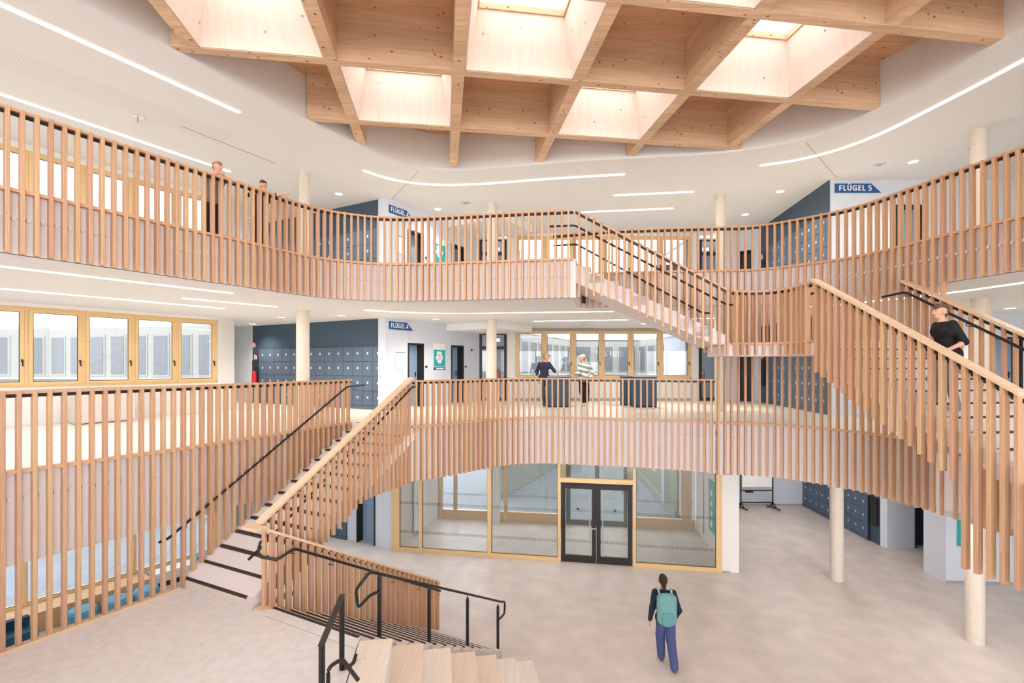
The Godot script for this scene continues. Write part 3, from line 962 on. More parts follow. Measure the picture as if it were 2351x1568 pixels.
	handrail(hr, [Vector3(6.82, MID + 0.82, -8.95), Vector3(6.96, MID + 0.86, -8.6), Vector3(7.4, F1 + 0.86, -5.75), Vector3(7.44, F1 + 0.86, -5.4)])
	for k in [0.0, 0.35, 0.7]:
		bracket(hr, Vector3(lerpf(6.96, 7.4, k), lerpf(MID + 0.86, F1 + 0.86, k), lerpf(-8.6, -5.75, k)), Vector3(0.09, 0, 0))
	hr = thing("handrail", "black tube handrail behind the oak capped slats below the half landing", "handrail")
	handrail(hr, [Vector3(5.34, MID + 0.84, -8.75), Vector3(5.36, MID + 0.84, -8.4), Vector3(5.86, F1 + 0.84, -5.45), Vector3(5.9, F1 + 0.84, -5.2)])

# ---------- walls, windows, doors ----------
var window_no := 0
var door_no := 0

# glazed row: p start, e direction, marks = post positions, y0..y1; o = inward offset of the handles
func windows(p: Vector2, e: Vector2, marks: Array, y0: float, y1: float, label: String, opts := {}) -> Node3D:
	window_no += 1
	var t := struct_node("window_%d" % window_no, label)
	var n := Vector2(-e.y, e.x)
	var yw := yaw_of(e)
	var fd := 0.1
	var m: Material = opts.get("frame", M.frame)
	var pane: Material = opts.get("pane", M.pane_sun)
	var s0: float = marks[0]
	var s1: float = marks[-1]
	var c := p + e * (s0 + s1) * 0.5 + n * fd * 0.5
	var rail: float = opts.get("rail", 0.06)
	put("head_rail", bm(Vector3(s1 - s0, 0.06, fd)), m, t, place(c, y1 - 0.03, yw))
	put("bottom_rail", bm(Vector3(s1 - s0, rail, fd)), m, t, place(c, y0 + rail * 0.5, yw))
	for i in marks.size():
		put("post", bm(Vector3(0.075, y1 - y0 - 0.06 - rail, fd + 0.01)), m, t, place(p + e * marks[i] + n * fd * 0.5, (y0 + rail + y1 - 0.06) * 0.5, yw))
	for i in marks.size() - 1:
		var w: float = marks[i + 1] - marks[i] - 0.075
		var mid: Vector2 = p + e * (marks[i] + marks[i + 1]) * 0.5
		var h := y1 - y0 - 0.06 - rail
		var yc := (y0 + rail + y1 - 0.06) * 0.5
		if opts.get("sash", true):
			var st := begin()
			var sw := 0.07
			for k in [-1, 1]:
				box_to(st, Vector3(sw, h, 0.07), Transform3D(Basis(), Vector3(k * (w - sw) * 0.5, 0, 0)))
				box_to(st, Vector3(w - 2 * sw, sw, 0.07), Transform3D(Basis(), Vector3(0, k * (h - sw) * 0.5, 0)))
			var sa := put("sash", done(st), m, t, place(mid + n * 0.015, yc, yw))
			put("pane", bm(Vector3(w - 0.14, h - 0.14, 0.012)), pane, sa)
			put("gasket", gasket(w - 0.14, h - 0.14), M.black, sa, Transform3D(Basis(), Vector3(0, 0, 0.018)))
			var hs := begin()
			box_to(hs, Vector3(0.03, 0.06, 0.02), Transform3D(Basis(), Vector3(0, 0, 0)))
			box_to(hs, Vector3(0.022, 0.13, 0.022), Transform3D(Basis(), Vector3(0.004, -0.06, 0.035)))
			box_to(hs, Vector3(0.02, 0.02, 0.05), Transform3D(Basis(), Vector3(0, 0, 0.02)))
			put("handle", done(hs), M.steel, sa, Transform3D(Basis(), Vector3(w * 0.5 - 0.035, -h * 0.18, 0.05)))
		else:
			put("pane", bm(Vector3(w, h, 0.014)), pane, t, place(mid + n * 0.05, yc, yw))
			put("gasket", gasket(w, h), M.black, t, place(mid + n * 0.035, yc, yw))
	return t

func gasket(w: float, h: float) -> ArrayMesh:
	var st := begin()
	for k in [-1, 1]:
		box_to(st, Vector3(0.012, h, 0.006), Transform3D(Basis(), Vector3(k * (w * 0.5 - 0.006), 0, 0)))
		box_to(st, Vector3(w, 0.012, 0.006), Transform3D(Basis(), Vector3(0, k * (h * 0.5 - 0.006), 0)))
	return done(st)

# recessed door with a dark frame in a wall line; s0..s1 along p->e, wall thickness to the left
func door(p: Vector2, e: Vector2, s0: float, s1: float, y: float, h: float, label: String, leaf: Material) -> Node3D:
	door_no += 1
	var t := struct_node("door_%d" % door_no, label)
	var n := Vector2(-e.y, e.x)
	var yw := yaw_of(e)
	for s in [s0 + 0.02, s1 - 0.02]:
		put("jamb", bm(Vector3(0.04, h, 0.34)), M.black, t, place(p + e * s + n * 0.14, y + h * 0.5, yw))
	put("lintel", bm(Vector3(s1 - s0, 0.05, 0.34)), M.black, t, place(p + e * (s0 + s1) * 0.5 + n * 0.14, y + h - 0.025, yw))
	var lf := put("leaf", bm(Vector3(s1 - s0 - 0.08, h - 0.05, 0.045)), leaf, t, place(p + e * (s0 + s1) * 0.5 + n * 0.26, y + (h - 0.05) * 0.5, yw))
	var st := begin()
	box_to(st, Vector3(0.03, 0.17, 0.012), Transform3D(Basis(), Vector3(0, 0, 0)))
	tube_to(st, [Vector3(0, 0.03, 0), Vector3(0, 0.03, 0.05), Vector3(-0.12, 0.03, 0.05)], 0.01, 6)
	put("handle", done(st), M.steel, lf, Transform3D(Basis(), Vector3((s1 - s0) * 0.5 - 0.12, 0.05, 0.03)))
	return t

func walls_and_windows() -> void:
	# facade on the long window side, three storeys
	var p := Vector2(-11.1, 10.5)
	var e := Vector2(0.5655, 0.8247)
	var a := p + e * -10.85
	var b := p + e * 4.45
	wall("wall_window_side", a, b, -0.3, 0.42, 0.3, M.white)
	wall("wall_window_side", a, b, 3.2, 5.3, 0.3, M.white)
	wall("wall_window_side", a, b, 7.12, 8.82, 0.3, M.white)
	wall("wall_window_side", a, b, 10.62, 11.9, 0.3, M.white)
	for y in [[5.3, 7.12], [8.82, 10.62], [0.42, 3.2]]:
		wall("wall_window_side", a, p + e * -5.52, y[0], y[1], 0.3, M.white)
	windows(p, e, [-5.48, -4.5, -3.51, -2.53, -1.54, -0.56, 0.43, 1.42, 2.41, 3.39, 4.4], 5.3, 7.12, "row of honey timber windows on the first floor overlooking the courtyard")
	windows(p, e, [-5.48, -4.5, -3.51, -2.53, -1.54, -0.56, 0.43, 1.42, 2.41, 3.39, 4.4], 8.82, 10.62, "row of honey timber windows on the top floor bright with sky")
	windows(p, e, [-5.5, -3.6, -1.6, 0.41, 2.44, 4.4], 0.42, 3.2, "ground floor timber glazing above the wooden window bench", {"sash": false})
	wall("trim_ledge", a, b, 5.27, 5.3, -0.16, M.white)
	# glazed facade behind the camera, the daylight that falls on the railings' fronts
	var bp := Vector2(16, -5)
	for y in [[-0.3, 0.15], [3.2, 4.6], [7.1, 8.1], [10.6, 11.9]]:
		wall("wall_back", bp, Vector2(-17.2, -5), y[0], y[1], 0.3, M.white)
	for y in [[0.15, 3.2], [4.6, 7.1], [8.1, 10.6]]:
		windows(bp, Vector2(-1, 0), [0.04, 2.8, 5.6, 8.4, 11.2, 14.0, 16.8, 19.6, 22.4, 25.2, 28.0, 30.8, 33.16], y[0], y[1], "timber framed glazing of the facade opposite the entrance", {"sash": false, "pane": M.pane})
	# pier and recess
	wall("wall_pier", b, Vector2(-8.45, 14.78), -0.3, 11.9, 0.3, M.white)
	wall("wall_recess", Vector2(-8.45, 14.78), Vector2(-9.6, 16.0), -0.3, 11.9, 0.3, M.white)
	wall("wall_recess", Vector2(-9.6, 16.0), Vector2(-10.6, 17.95), -0.3, 11.9, 0.3, M.white)
	# wing four: locker wall
	var q0 := Vector2(-9.22, 17.26)
	var q1 := Vector2(-3.75, 14.35)
	var qe := (q1 - q0).normalized()
	wall("wall_wing_four", q0 - qe * 1.6, q0, 0, 11.9, 0.3, M.pale_blue)
	wall("wall_wing_four", q0, q1, F1, CEIL1, 0.3, M.locker_wall)
	wall("wall_wing_four", q0, q1, F2, CEIL2, 0.3, M.locker_wall)
	# wing four: sign wall with doors, two floors
	var sp := Vector2(-3.72, 14.25)
	var se := Vector2(0.538, 0.843)
	for y in [F1, F2]:
		var top: float = y + 2.75
		for r in [[0.0, 0.92], [1.62, 3.0], [3.68, 4.75]]:
			wall("wall_sign", sp + se * r[0], sp + se * r[1], y, top, 0.3, M.pale_blue)
		for r in [[0.92, 1.62], [3.0, 3.68]]:
			wall("wall_sign", sp + se * r[0], sp + se * r[1], y + 2.02, top, 0.3, M.pale_blue)
			door(sp, se, r[0], r[1], y, 2.02, "dark framed door in the wing four sign wall", M.door_blue)
		wall("baseboard_sign", sp, sp + se * 0.92, y, y + 0.06, -0.012, M.mark)
		wall("ceiling_bulkhead", sp + se * 2.75, sp + se * 4.8, y + 2.5, top, -2.2, M.ceiling)
		# corridor glass door and the frontal window wall
		glass_door(Vector2(-1.22, 18.2), Vector2(1, 0), 1.02, y, 2.5)
		wall("wall_pier", Vector2(-0.2, 18.2), Vector2(0.12, 18.2), y - 0.9, top, 0.3, M.white)
		wall("wall_frontal", Vector2(0.12, 18.2), Vector2(6.73, 18.2), y - 0.9, y + 0.82, 0.3, M.white)
		wall("wall_frontal", Vector2(0.12, 18.2), Vector2(6.73, 18.2), y + 2.65, y + 2.8, 0.3, M.white)
		wall("baseboard_frontal", Vector2(0.12, 18.2), Vector2(6.73, 18.2), y, y + 0.09, -0.015, M.mark)
		windows(Vector2(0.12, 18.2), Vector2(1, 0), [0.04, 1.1, 2.17, 3.24, 4.33, 5.42, 6.57], y + 0.82, y + 2.65, "row of honey timber windows %s" % ["behind the standing tables" if y == F1 else "behind the lounge chair on the top floor"])
		wall("wall_frontal", Vector2(6.73, 18.2), Vector2(7.0, 18.2), y, top, 0.3, M.white)
		glass_door(Vector2(7.0, 18.2), Vector2(1, 0), 0.75, y, 2.5)
		wall("wall_wing_five", Vector2(7.75, 18.2), Vector2(8.35, 18.0), y, top, 0.3, M.pale_blue)
		wall("wall_wing_five", Vector2(8.8, 17.7), Vector2(8.96, 17.5), y, top, 0.3, M.pale_blue)
		door(Vector2(8.35, 18.0), Vector2(0.83, -0.555), 0.0, 0.55, y, 2.02, "dark framed door between the corridor and the wing five lockers", M.black)
		wall("wall_wing_five", Vector2(8.35, 18.0), Vector2(8.8, 17.7), y + 2.02, top, 0.3, M.pale_blue)
		wall("wall_wing_five", Vector2(8.97, 17.5), Vector2(8.465, 12.99), y, top, 0.3, M.locker_wall)
		wall("wall_corridor_end", Vector2(-2.2, 20.8), Vector2(0.4, 20.8), y, top, 0.2, M.pale_blue)
		wall("wall_corridor_end", Vector2(6.6, 20.8), Vector2(9.4, 20.8), y, top, 0.2, M.pale_blue)
		for x in [-2.2, 6.7]:
			struct_put("floor_corridor", bm(Vector3(2.6, 0.15, 2.6)), M.floor_upper, place(Vector2(x + 1.1, 19.6), y - 0.075))
			wall("wall_corridor_side", Vector2(x, 18.35), Vector2(x, 20.9), y - 0.1, top, 0.15, M.pale_blue)
			wall("wall_corridor_side", Vector2(x + 2.25, 20.9), Vector2(x + 2.25, 18.5), y - 0.1, top, 0.15, M.pale_blue)
			struct_put("ceiling_corridor", bm(Vector3(2.6, 0.1, 2.6)), M.ceiling, place(Vector2(x + 1.1, 19.6), top - 0.2))
		# frontal pale wall with wing five sign
		var dx: float = 4.25 if y == F1 else 1.72
		wall("wall_wing_five", Vector2(8.5, 12.95), Vector2(8.5 + dx, 12.95), y, top, 0.3, M.pale_blue)
		wall("wall_wing_five", Vector2(8.5 + dx + 0.85, 12.95), Vector2(16, 12.95), y, top, 0.3, M.pale_blue)
		wall("wall_wing_five", Vector2(8.5 + dx, 12.95), Vector2(8.5 + dx + 0.85, 12.95), y + 2.08, top, 0.3, M.pale_blue)
		door(Vector2(8.5, 12.95), Vector2(1, 0), dx, dx + 0.85, y, 2.08, "dark framed blue door in the pale wing five wall", M.door_blue)
	# solid bands of the far facade between storeys
	wall("wall_frontal", Vector2(-3.0, 18.32), Vector2(9.3, 18.32), 3.2, 4.4, 0.2, M.white)
	wall("wall_frontal", Vector2(-3.0, 18.32), Vector2(9.3, 18.32), 7.2, 8.0, 0.2, M.white)
	wall("wall_frontal", Vector2(-3.0, 18.32), Vector2(9.3, 18.32), 10.7, 11.9, 0.2, M.white)
	# courtyard buildings seen through the windows
	courtyard("pale courtyard building with grey windows seen through the long first floor windows", [[Vector2(-24.0, 20.4), Vector2(-20.6, 21.6)], [Vector2(-20.6, 21.6), Vector2(-11.6, 19.2)]])
	courtyard("white courtyard building with tall grey windows seen behind the standing tables", [[Vector2(-0.6, 22.0), Vector2(3.9, 32.0)], [Vector2(3.9, 32.0), Vector2(8.3, 32.0)], [Vector2(8.3, 32.0), Vector2(10.2, 22.0)]])

func glass_door(p: Vector2, e: Vector2, w: float, y: float, h: float) -> void:
	door_no += 1
	var t := struct_node("door_%d" % door_no, "black framed glass corridor door")
	var yw := yaw_of(e)
	var c := p + e * w * 0.5
	for s in [0.05, w - 0.05]:
		put("post", bm(Vector3(0.1, h, 0.08)), M.black, t, place(p + e * s, y + h * 0.5, yw))
	put("head", bm(Vector3(w, 0.04, 0.08)), M.black, t, place(c, y + h - 0.02, yw))
	put("transom", bm(Vector3(w - 0.2, 0.12, 0.06)), M.black, t, place(c, y + 1.98, yw))
	put("kick_rail", bm(Vector3(w - 0.2, 0.12, 0.06)), M.black, t, place(c, y + 0.06, yw))
	put("pane", bm(Vector3(w - 0.2, 1.8, 0.012)), M.pane, t, place(c, y + 1.02, yw))
	put("fanlight", bm(Vector3(w - 0.2, 0.42, 0.012)), M.pane, t, place(c, y + 2.25, yw))
	put("handle", bm(Vector3(0.02, 0.14, 0.05)), M.steel_light, t, place(p + e * 0.14, y + 1.05, yw))
	put("exit_lamp", bm(Vector3(0.24, 0.12, 0.04)), glow(Color(0.9, 1.0, 0.95), 1.5), t, place(c + Vector2(0.12, 0.6), y + 2.3, yw))

func courtyard(label: String, runs: Array) -> void:
	var t := thing("courtyard_building", label, "building")
	for r in runs:
		var p: Vector2 = r[0]
		var q: Vector2 = r[1]
		var e := (q - p).normalized()
		var n := Vector2(-e.y, e.x)
		var l := p.distance_to(q)
		wall("wall", p, q, -0.3, 7.45, 0.4, M.render, t)
		wall("roof_edge", p - e * 0.2, q + e * 0.2, 7.4, 7.56, 0.5, M.white, t)
		wall("ledge", p, q, 5.2, 5.27, -0.15, M.white, t)
		var k := maxi(1, int(l / 1.15))
		for i in k:
			var s := (i + 0.5) * l / k
			var wd := l / k - 0.28
			for yy in [[5.35, 7.1], [1.0, 3.2]]:
				var f := wall("window_frame", p + e * (s - wd * 0.5), p + e * (s + wd * 0.5), yy[0], yy[1], -0.03, M.render, t)
				var pn := MeshInstance3D.new()
				pn.name = "pane"
				pn.mesh = bm(Vector3(wd - 0.16, yy[1] - yy[0] - 0.16, 0.02))
				pn.material_override = M.grey_glass
				pn.position = Vector3(0, 0, 0.02)
				f.add_child(pn, true)

# ---------- entrance glazing and vestibule ----------
func entrance() -> void:
	var p := Vector2(-3.77, 15.3)
	var e := Vector2(0.9856, -0.1688)
	var n := Vector2(-e.y, e.x)
	var yw := yaw_of(e)
	window_no += 1
	var t := struct_node("window_%d" % window_no, "honey timber framed glass wall of the entrance vestibule")
	var top := SLAT1_BOTTOM
	for s in [[0.0, 0.26], [0.9, 0.1], [3.08, 0.12], [5.2, 0.09], [7.37, 0.09], [9.64, 0.16]]:
		put("post", bm(Vector3(s[1], top, 0.14)), M.frame, t, place(p + e * (s[0] + s[1] * 0.5), top * 0.5, yw))
	for r in [[0.26, 0.9], [1.0, 3.08], [3.2, 5.2], [7.46, 9.64]]:
		var c: Vector2 = p + e * (r[0] + r[1]) * 0.5
		var w: float = r[1] - r[0]
		put("bottom_rail", bm(Vector3(w, 0.12, 0.13)), M.frame, t, place(c, 0.06, yw))
		put("pane", bm(Vector3(w, top - 0.14, 0.02)), M.pane_green, t, place(c, 0.12 + (top - 0.14) * 0.5, yw))
		put("gasket", gasket(w, top - 0.14), M.black, t, place(c - n * 0.03, 0.12 + (top - 0.14) * 0.5, yw))
		marks(t, p, e, n, r[0] + 0.03, r[1] - 0.03, 0.0)
	put("transom", bm(Vector3(2.08, 0.13, 0.14)), M.frame, t, place(p + e * 6.33, 2.42, yw))
	put("pane", bm(Vector3(2.08, top - 2.5, 0.02)), M.pane_green, t, place(p + e * 6.33, (top + 2.48) * 0.5, yw))
	# double door
	door_no += 1
	var d := struct_node("door_%d" % door_no, "black framed double glass entrance door")
	put("head", bm(Vector3(2.08, 0.05, 0.1)), M.black, d, place(p + e * 6.33, 2.33, yw))
	for k in 2:
		var s0 := 5.3 + k * 1.03
		var cx := s0 + 0.515
		var st := begin()
		for sg in [-1, 1]:
			box_to(st, Vector3(0.12, 2.28, 0.07), Transform3D(Basis(), Vector3(sg * 0.45, 0, 0)))
		box_to(st, Vector3(0.8, 0.12, 0.07), Transform3D(Basis(), Vector3(0, 1.08, 0)))
		box_to(st, Vector3(0.8, 0.2, 0.07), Transform3D(Basis(), Vector3(0, -1.04, 0)))
		var leaf := put("leaf", done(st), M.black, d, place(p + e * cx, 1.15, yw))
		put("pane", bm(Vector3(0.8, 1.98, 0.014)), M.pane_green, leaf, Transform3D(Basis(), Vector3(0, 0.02, 0)))
		var sd := 1.0 if k == 0 else -1.0
		put("pull_bar", lathe([Vector2(0.016, -0.95), Vector2(0.016, 0.95)], 10), M.steel_light, leaf, Transform3D(Basis(), Vector3(sd * 0.33, 0.03, 0.07)))
		put("star", star_mesh(0.06), M.black, leaf, Transform3D(Basis(), Vector3(-sd * 0.02, 0.42, 0.012)))
		if k == 0:
			put("handle", bm(Vector3(0.14, 0.025, 0.03)), M.steel_light, leaf, Transform3D(Basis(), Vector3(0.45, -0.12, 0.06)))
		marks(d, p, e, n, s0 + 0.13, s0 + 0.9, 0.03)
	# white end pier
	wall("wall_pier", Vector2(5.86, 13.62), Vector2(6.1, 13.58), 0, top, 0.3, M.white)
	wall("baseboard_pier", Vector2(5.86, 13.61), Vector2(6.1, 13.57), 0, 0.05, -0.01, M.mark)
	# vestibule sides
	wall("wall_vestibule", Vector2(-3.77, 15.35), Vector2(-2.75, 18.5), 0, top, 0.2, M.white)
	put_board("whiteboard", "white panel standing on the vestibule side wall", "panel", Vector2(-3.2, 16.9), Vector2(0.308, 0.951), 0.9, 0.15, 2.5, M.sign_white)
	wall("wall_vestibule", Vector2(6.5, 17.15), Vector2(6.1, 13.6), 0, top, 0.25, M.white)
	wall("wall_vestibule", Vector2(6.5, 20.3), Vector2(6.5, 17.15), 0, top, 0.25, M.white)
	put_board("notice_board", "tall white notice board on the vestibule wall", "notice board", Vector2(6.4, 16.4), Vector2(-0.112, -0.994), 0.5, 0.2, 2.6, M.white)
	var po := put_board("poster", "teal poster with pale dots on the vestibule wall", "poster", Vector2(6.24, 15.0), Vector2(-0.112, -0.994), 0.9, 0.6, 2.2, M.teal)
	for k in 4:
		put("print", lathe([Vector2(0.0, 0.0), Vector2(0.1, 0.0), Vector2(0.1, 0.004), Vector2(0.0, 0.004)], 16), M.sign_white, po, Transform3D(Basis(Vector3.RIGHT, PI / 2), Vector3(-0.15, -0.55 + 0.32 * k, 0.012)))
	# outer wall of the vestibule
	var op := Vector2(-2.75, 18.45)
	var oe := Vector2(0.9898, -0.1424)
	var oy := yaw_of(oe)
	window_no += 1
	var o := struct_node("window_%d" % window_no, "outer timber glazing of the vestibule")
	for r in [[0.0, 4.78], [7.0, 9.3]]:
		put("plinth_board", bm(Vector3(r[1] - r[0], 0.36, 0.14)), M.plank, o, place(op + oe * (r[0] + r[1]) * 0.5, 0.18, oy))
		put("pane", bm(Vector3(r[1] - r[0], top - 0.4, 0.02)), M.pane_soft, o, place(op + oe * (r[0] + r[1]) * 0.5, 0.38 + (top - 0.4) * 0.5, oy))
		marks(o, op, oe, Vector2(-oe.y, oe.x), r[0] + 0.05, r[1] - 0.05, 0.0, true)
	for s in [0.06, 0.62, 1.95, 2.55, 4.7, 7.02, 9.0]:
		put("post", bm(Vector3(0.34 if s == 9.0 else 0.12, top, 0.16)), M.plank if s in [0.62, 9.0] else M.frame, o, place(op + oe * s, top * 0.5, oy))
	put("concrete_post", bm(Vector3(0.26, top, 0.3)), M.white, o, place(op + oe * 2.2 - Vector2(0, 0.2), top * 0.5, oy))
	door_no += 1
	var od := struct_node("door_%d" % door_no, "dark framed outer entrance door")
	for s in [4.86, 5.9, 6.92]:
		put("stile", bm(Vector3(0.16, 2.4, 0.08)), M.black, od, place(op + oe * s, 1.2, oy))
	put("head", bm(Vector3(2.2, 0.12, 0.08)), M.black, od, place(op + oe * 5.89, 2.46, oy))
	for s in [5.38, 6.41]:
		put("kick_rail", bm(Vector3(0.88, 0.18, 0.08)), M.black, od, place(op + oe * s, 0.09, oy))
		put("pane", bm(Vector3(0.88, 2.2, 0.014)), M.pane_soft, od, place(op + oe * s, 1.28, oy))
	put("fanlight", bm(Vector3(2.1, top - 2.52, 0.014)), M.pane_soft, od, place(op + oe * 5.89, (top + 2.52) * 0.5, oy))
	# outside the entrance
	var g := thing("garden_wall", "pale green house wall outside the entrance", "wall")
	wall("wall", Vector2(6.95, 27.4), Vector2(6.4, 18.9), -0.3, 5.0, 0.3, M.green_wall, g)
	wall("window_frame", Vector2(6.68, 23.6), Vector2(6.6, 22.2), 0.9, 2.3, -0.06, M.white, g)
	wall("plinth", Vector2(6.93, 27.4), Vector2(6.38, 18.9), -0.3, 0.12, -0.05, M.mark, g)

# rows of small printed ticks that mark the glass
func marks(t: Node3D, p: Vector2, e: Vector2, n: Vector2, s0: float, s1: float, dy: float, only_one := false) -> void:
	var st := begin()
	var s := s0
	while s < s1:
		for y in ([0.95] if only_one else [0.6, 1.5]):
			box_to(st, Vector3(0.01, 0.085, 0.002), place(p + e * s - n * 0.016, y + dy, yaw_of(e)))
		s += 0.034
	var o := put("print_ticks", done(st), M.tick, t)
	o.set_meta("kind", "stuff")

func star_mesh(r: float) -> ArrayMesh:
	var st := begin()
	for k in 10:
		var a0 := PI / 2 + TAU * k / 10
		var a1 := PI / 2 + TAU * (k + 1) / 10
		var r0 := r if k % 2 == 0 else r * 0.42
		var r1 := r if k % 2 == 1 else r * 0.42
		tri(st, Vector3.ZERO, Vector3(cos(a1) * r1, sin(a1) * r1, 0), Vector3(cos(a0) * r0, sin(a0) * r0, 0))
	return done(st)

func put_board(called: String, label: String, category: String, at: Vector2, e: Vector2, w: float, y0: float, y1: float, m: Material) -> Node3D:
	var n := Vector2(-e.y, e.x)
	var t := thing(called, label, category, V(at - n * 0.02, (y0 + y1) * 0.5), yaw_of(e))
	put("panel", bm(Vector3(w, y1 - y0, 0.02)), m, t)
	return t

# ---------- lockers, signs and wing details ----------
func locker_bank(label: String, p: Vector2, q: Vector2, y: float, cols: int, s0: float, rows := 4, skip := -1) -> void:
	var e := (q - p).normalized()
	var n := Vector2(-e.y, e.x)
	var l := p.distance_to(q)
	var w := (l - s0) / cols
	var h := 0.445
	var t := thing("locker_bank", label, "lockers", V(p, y), yaw_of(e))
	put("body", bm(Vector3(l - s0, rows * h + 0.14, 0.03)), M.locker_edge, t, Transform3D(Basis(), Vector3((l + s0) * 0.5, (rows * h + 0.14) * 0.5, 0.015)))
	put("plinth", bm(Vector3(l - s0, 0.1, 0.02)), M.locker, t, Transform3D(Basis(), Vector3((l + s0) * 0.5, 0.05, 0.04)))
	for c in cols:
		for r in rows:
			var d := put("door", bm(Vector3(w - 0.012, h - 0.012, 0.02)), M.locker, t, Transform3D(Basis(), Vector3(s0 + (c + 0.5) * w, 0.11 + (r + 0.5) * h, 0.04)))
			put("number_plate", bm(Vector3(0.06, 0.07, 0.004)), M.plate, d, Transform3D(Basis(), Vector3(0, 0.02, 0.012)))

func wing_sign(text: String, label: String, at: Vector3, turn: float, w: float, h: float) -> void:
	var t := thing("wing_sign", label, "sign", at, turn)
	var st := begin()
	var k := 0.5 * w
	var poly := [Vector2(0, 0), Vector2(0, h), Vector2(w - h * 1.1, h), Vector2(w, 0)]
	for z in [0.0, 0.02]:
		for i in [[0, 1, 2], [0, 2, 3]]:
			tri(st, Vector3(poly[i[0]].x, poly[i[0]].y, z), Vector3(poly[i[1]].x, poly[i[1]].y, z), Vector3(poly[i[2]].x, poly[i[2]].y, z))
	for i in 4:
		var a: Vector2 = poly[i]
		var b: Vector2 = poly[(i + 1) % 4]
		quad(st, Vector3(a.x, a.y, 0), Vector3(b.x, b.y, 0), Vector3(b.x, b.y, 0.02), Vector3(a.x, a.y, 0.02))
	put("board", done(st), M.sign_blue, t)
	var tm := text_mesh(text, h * 0.62, 0.004, true)
	var size: Vector3 = tm.get_aabb().size
	var sc := minf(1.0, (w - h * 1.15) / size.x)
	put("lettering", tm, M.sign_white, t, Transform3D(Basis().scaled(Vector3(sc, 1, 1)), Vector3((w - h * 0.65) * 0.5, h * 0.5, 0.022)))

func text_mesh(text: String, height: float, depth: float, bold := false) -> TextMesh:
	var tm := TextMesh.new()
	var f := SystemFont.new()
	f.font_names = PackedStringArray(["Droid Sans"])
	if bold:
		f.font_weight = 700
	tm.font = f
	tm.text = text
	tm.font_size = 64
	tm.pixel_size = height / 64.0 * 1.35
	tm.depth = depth
	return tm

func fire_sign(label: String, at: Vector3, turn: float) -> void:
	var t := thing("safety_sign", label, "sign", at, turn)
	put("panel", bm(Vector3(0.15, 0.2, 0.012)), M.red, t)
	put("print", bm(Vector3(0.07, 0.16, 0.004)), M.sign_white, t, Transform3D(Basis(), Vector3(-0.03, 0, 0.008)))
	put("print", bm(Vector3(0.04, 0.12, 0.004)), M.sign_white, t, Transform3D(Basis(), Vector3(0.06, -0.02, 0.008)))

func extinguisher(label: String, at: Vector3) -> void:
	var t := thing("fire_extinguisher", label, "extinguisher", at)
	put("cylinder", lathe([Vector2(0.0, 0.0), Vector2(0.08, 0.0), Vector2(0.085, 0.03), Vector2(0.085, 0.42), Vector2(0.06, 0.5), Vector2(0.025, 0.53), Vector2(0.0, 0.53)], 14), M.red, t)
	put("valve", bm(Vector3(0.05, 0.08, 0.09)), M.black, t, Transform3D(Basis(), Vector3(0, 0.56, 0)))
	tube("hose", [Vector3(0.0, 0.56, 0.05), Vector3(0.1, 0.5, 0.06), Vector3(0.11, 0.2, 0.04)], 0.012, M.black, t, 6)

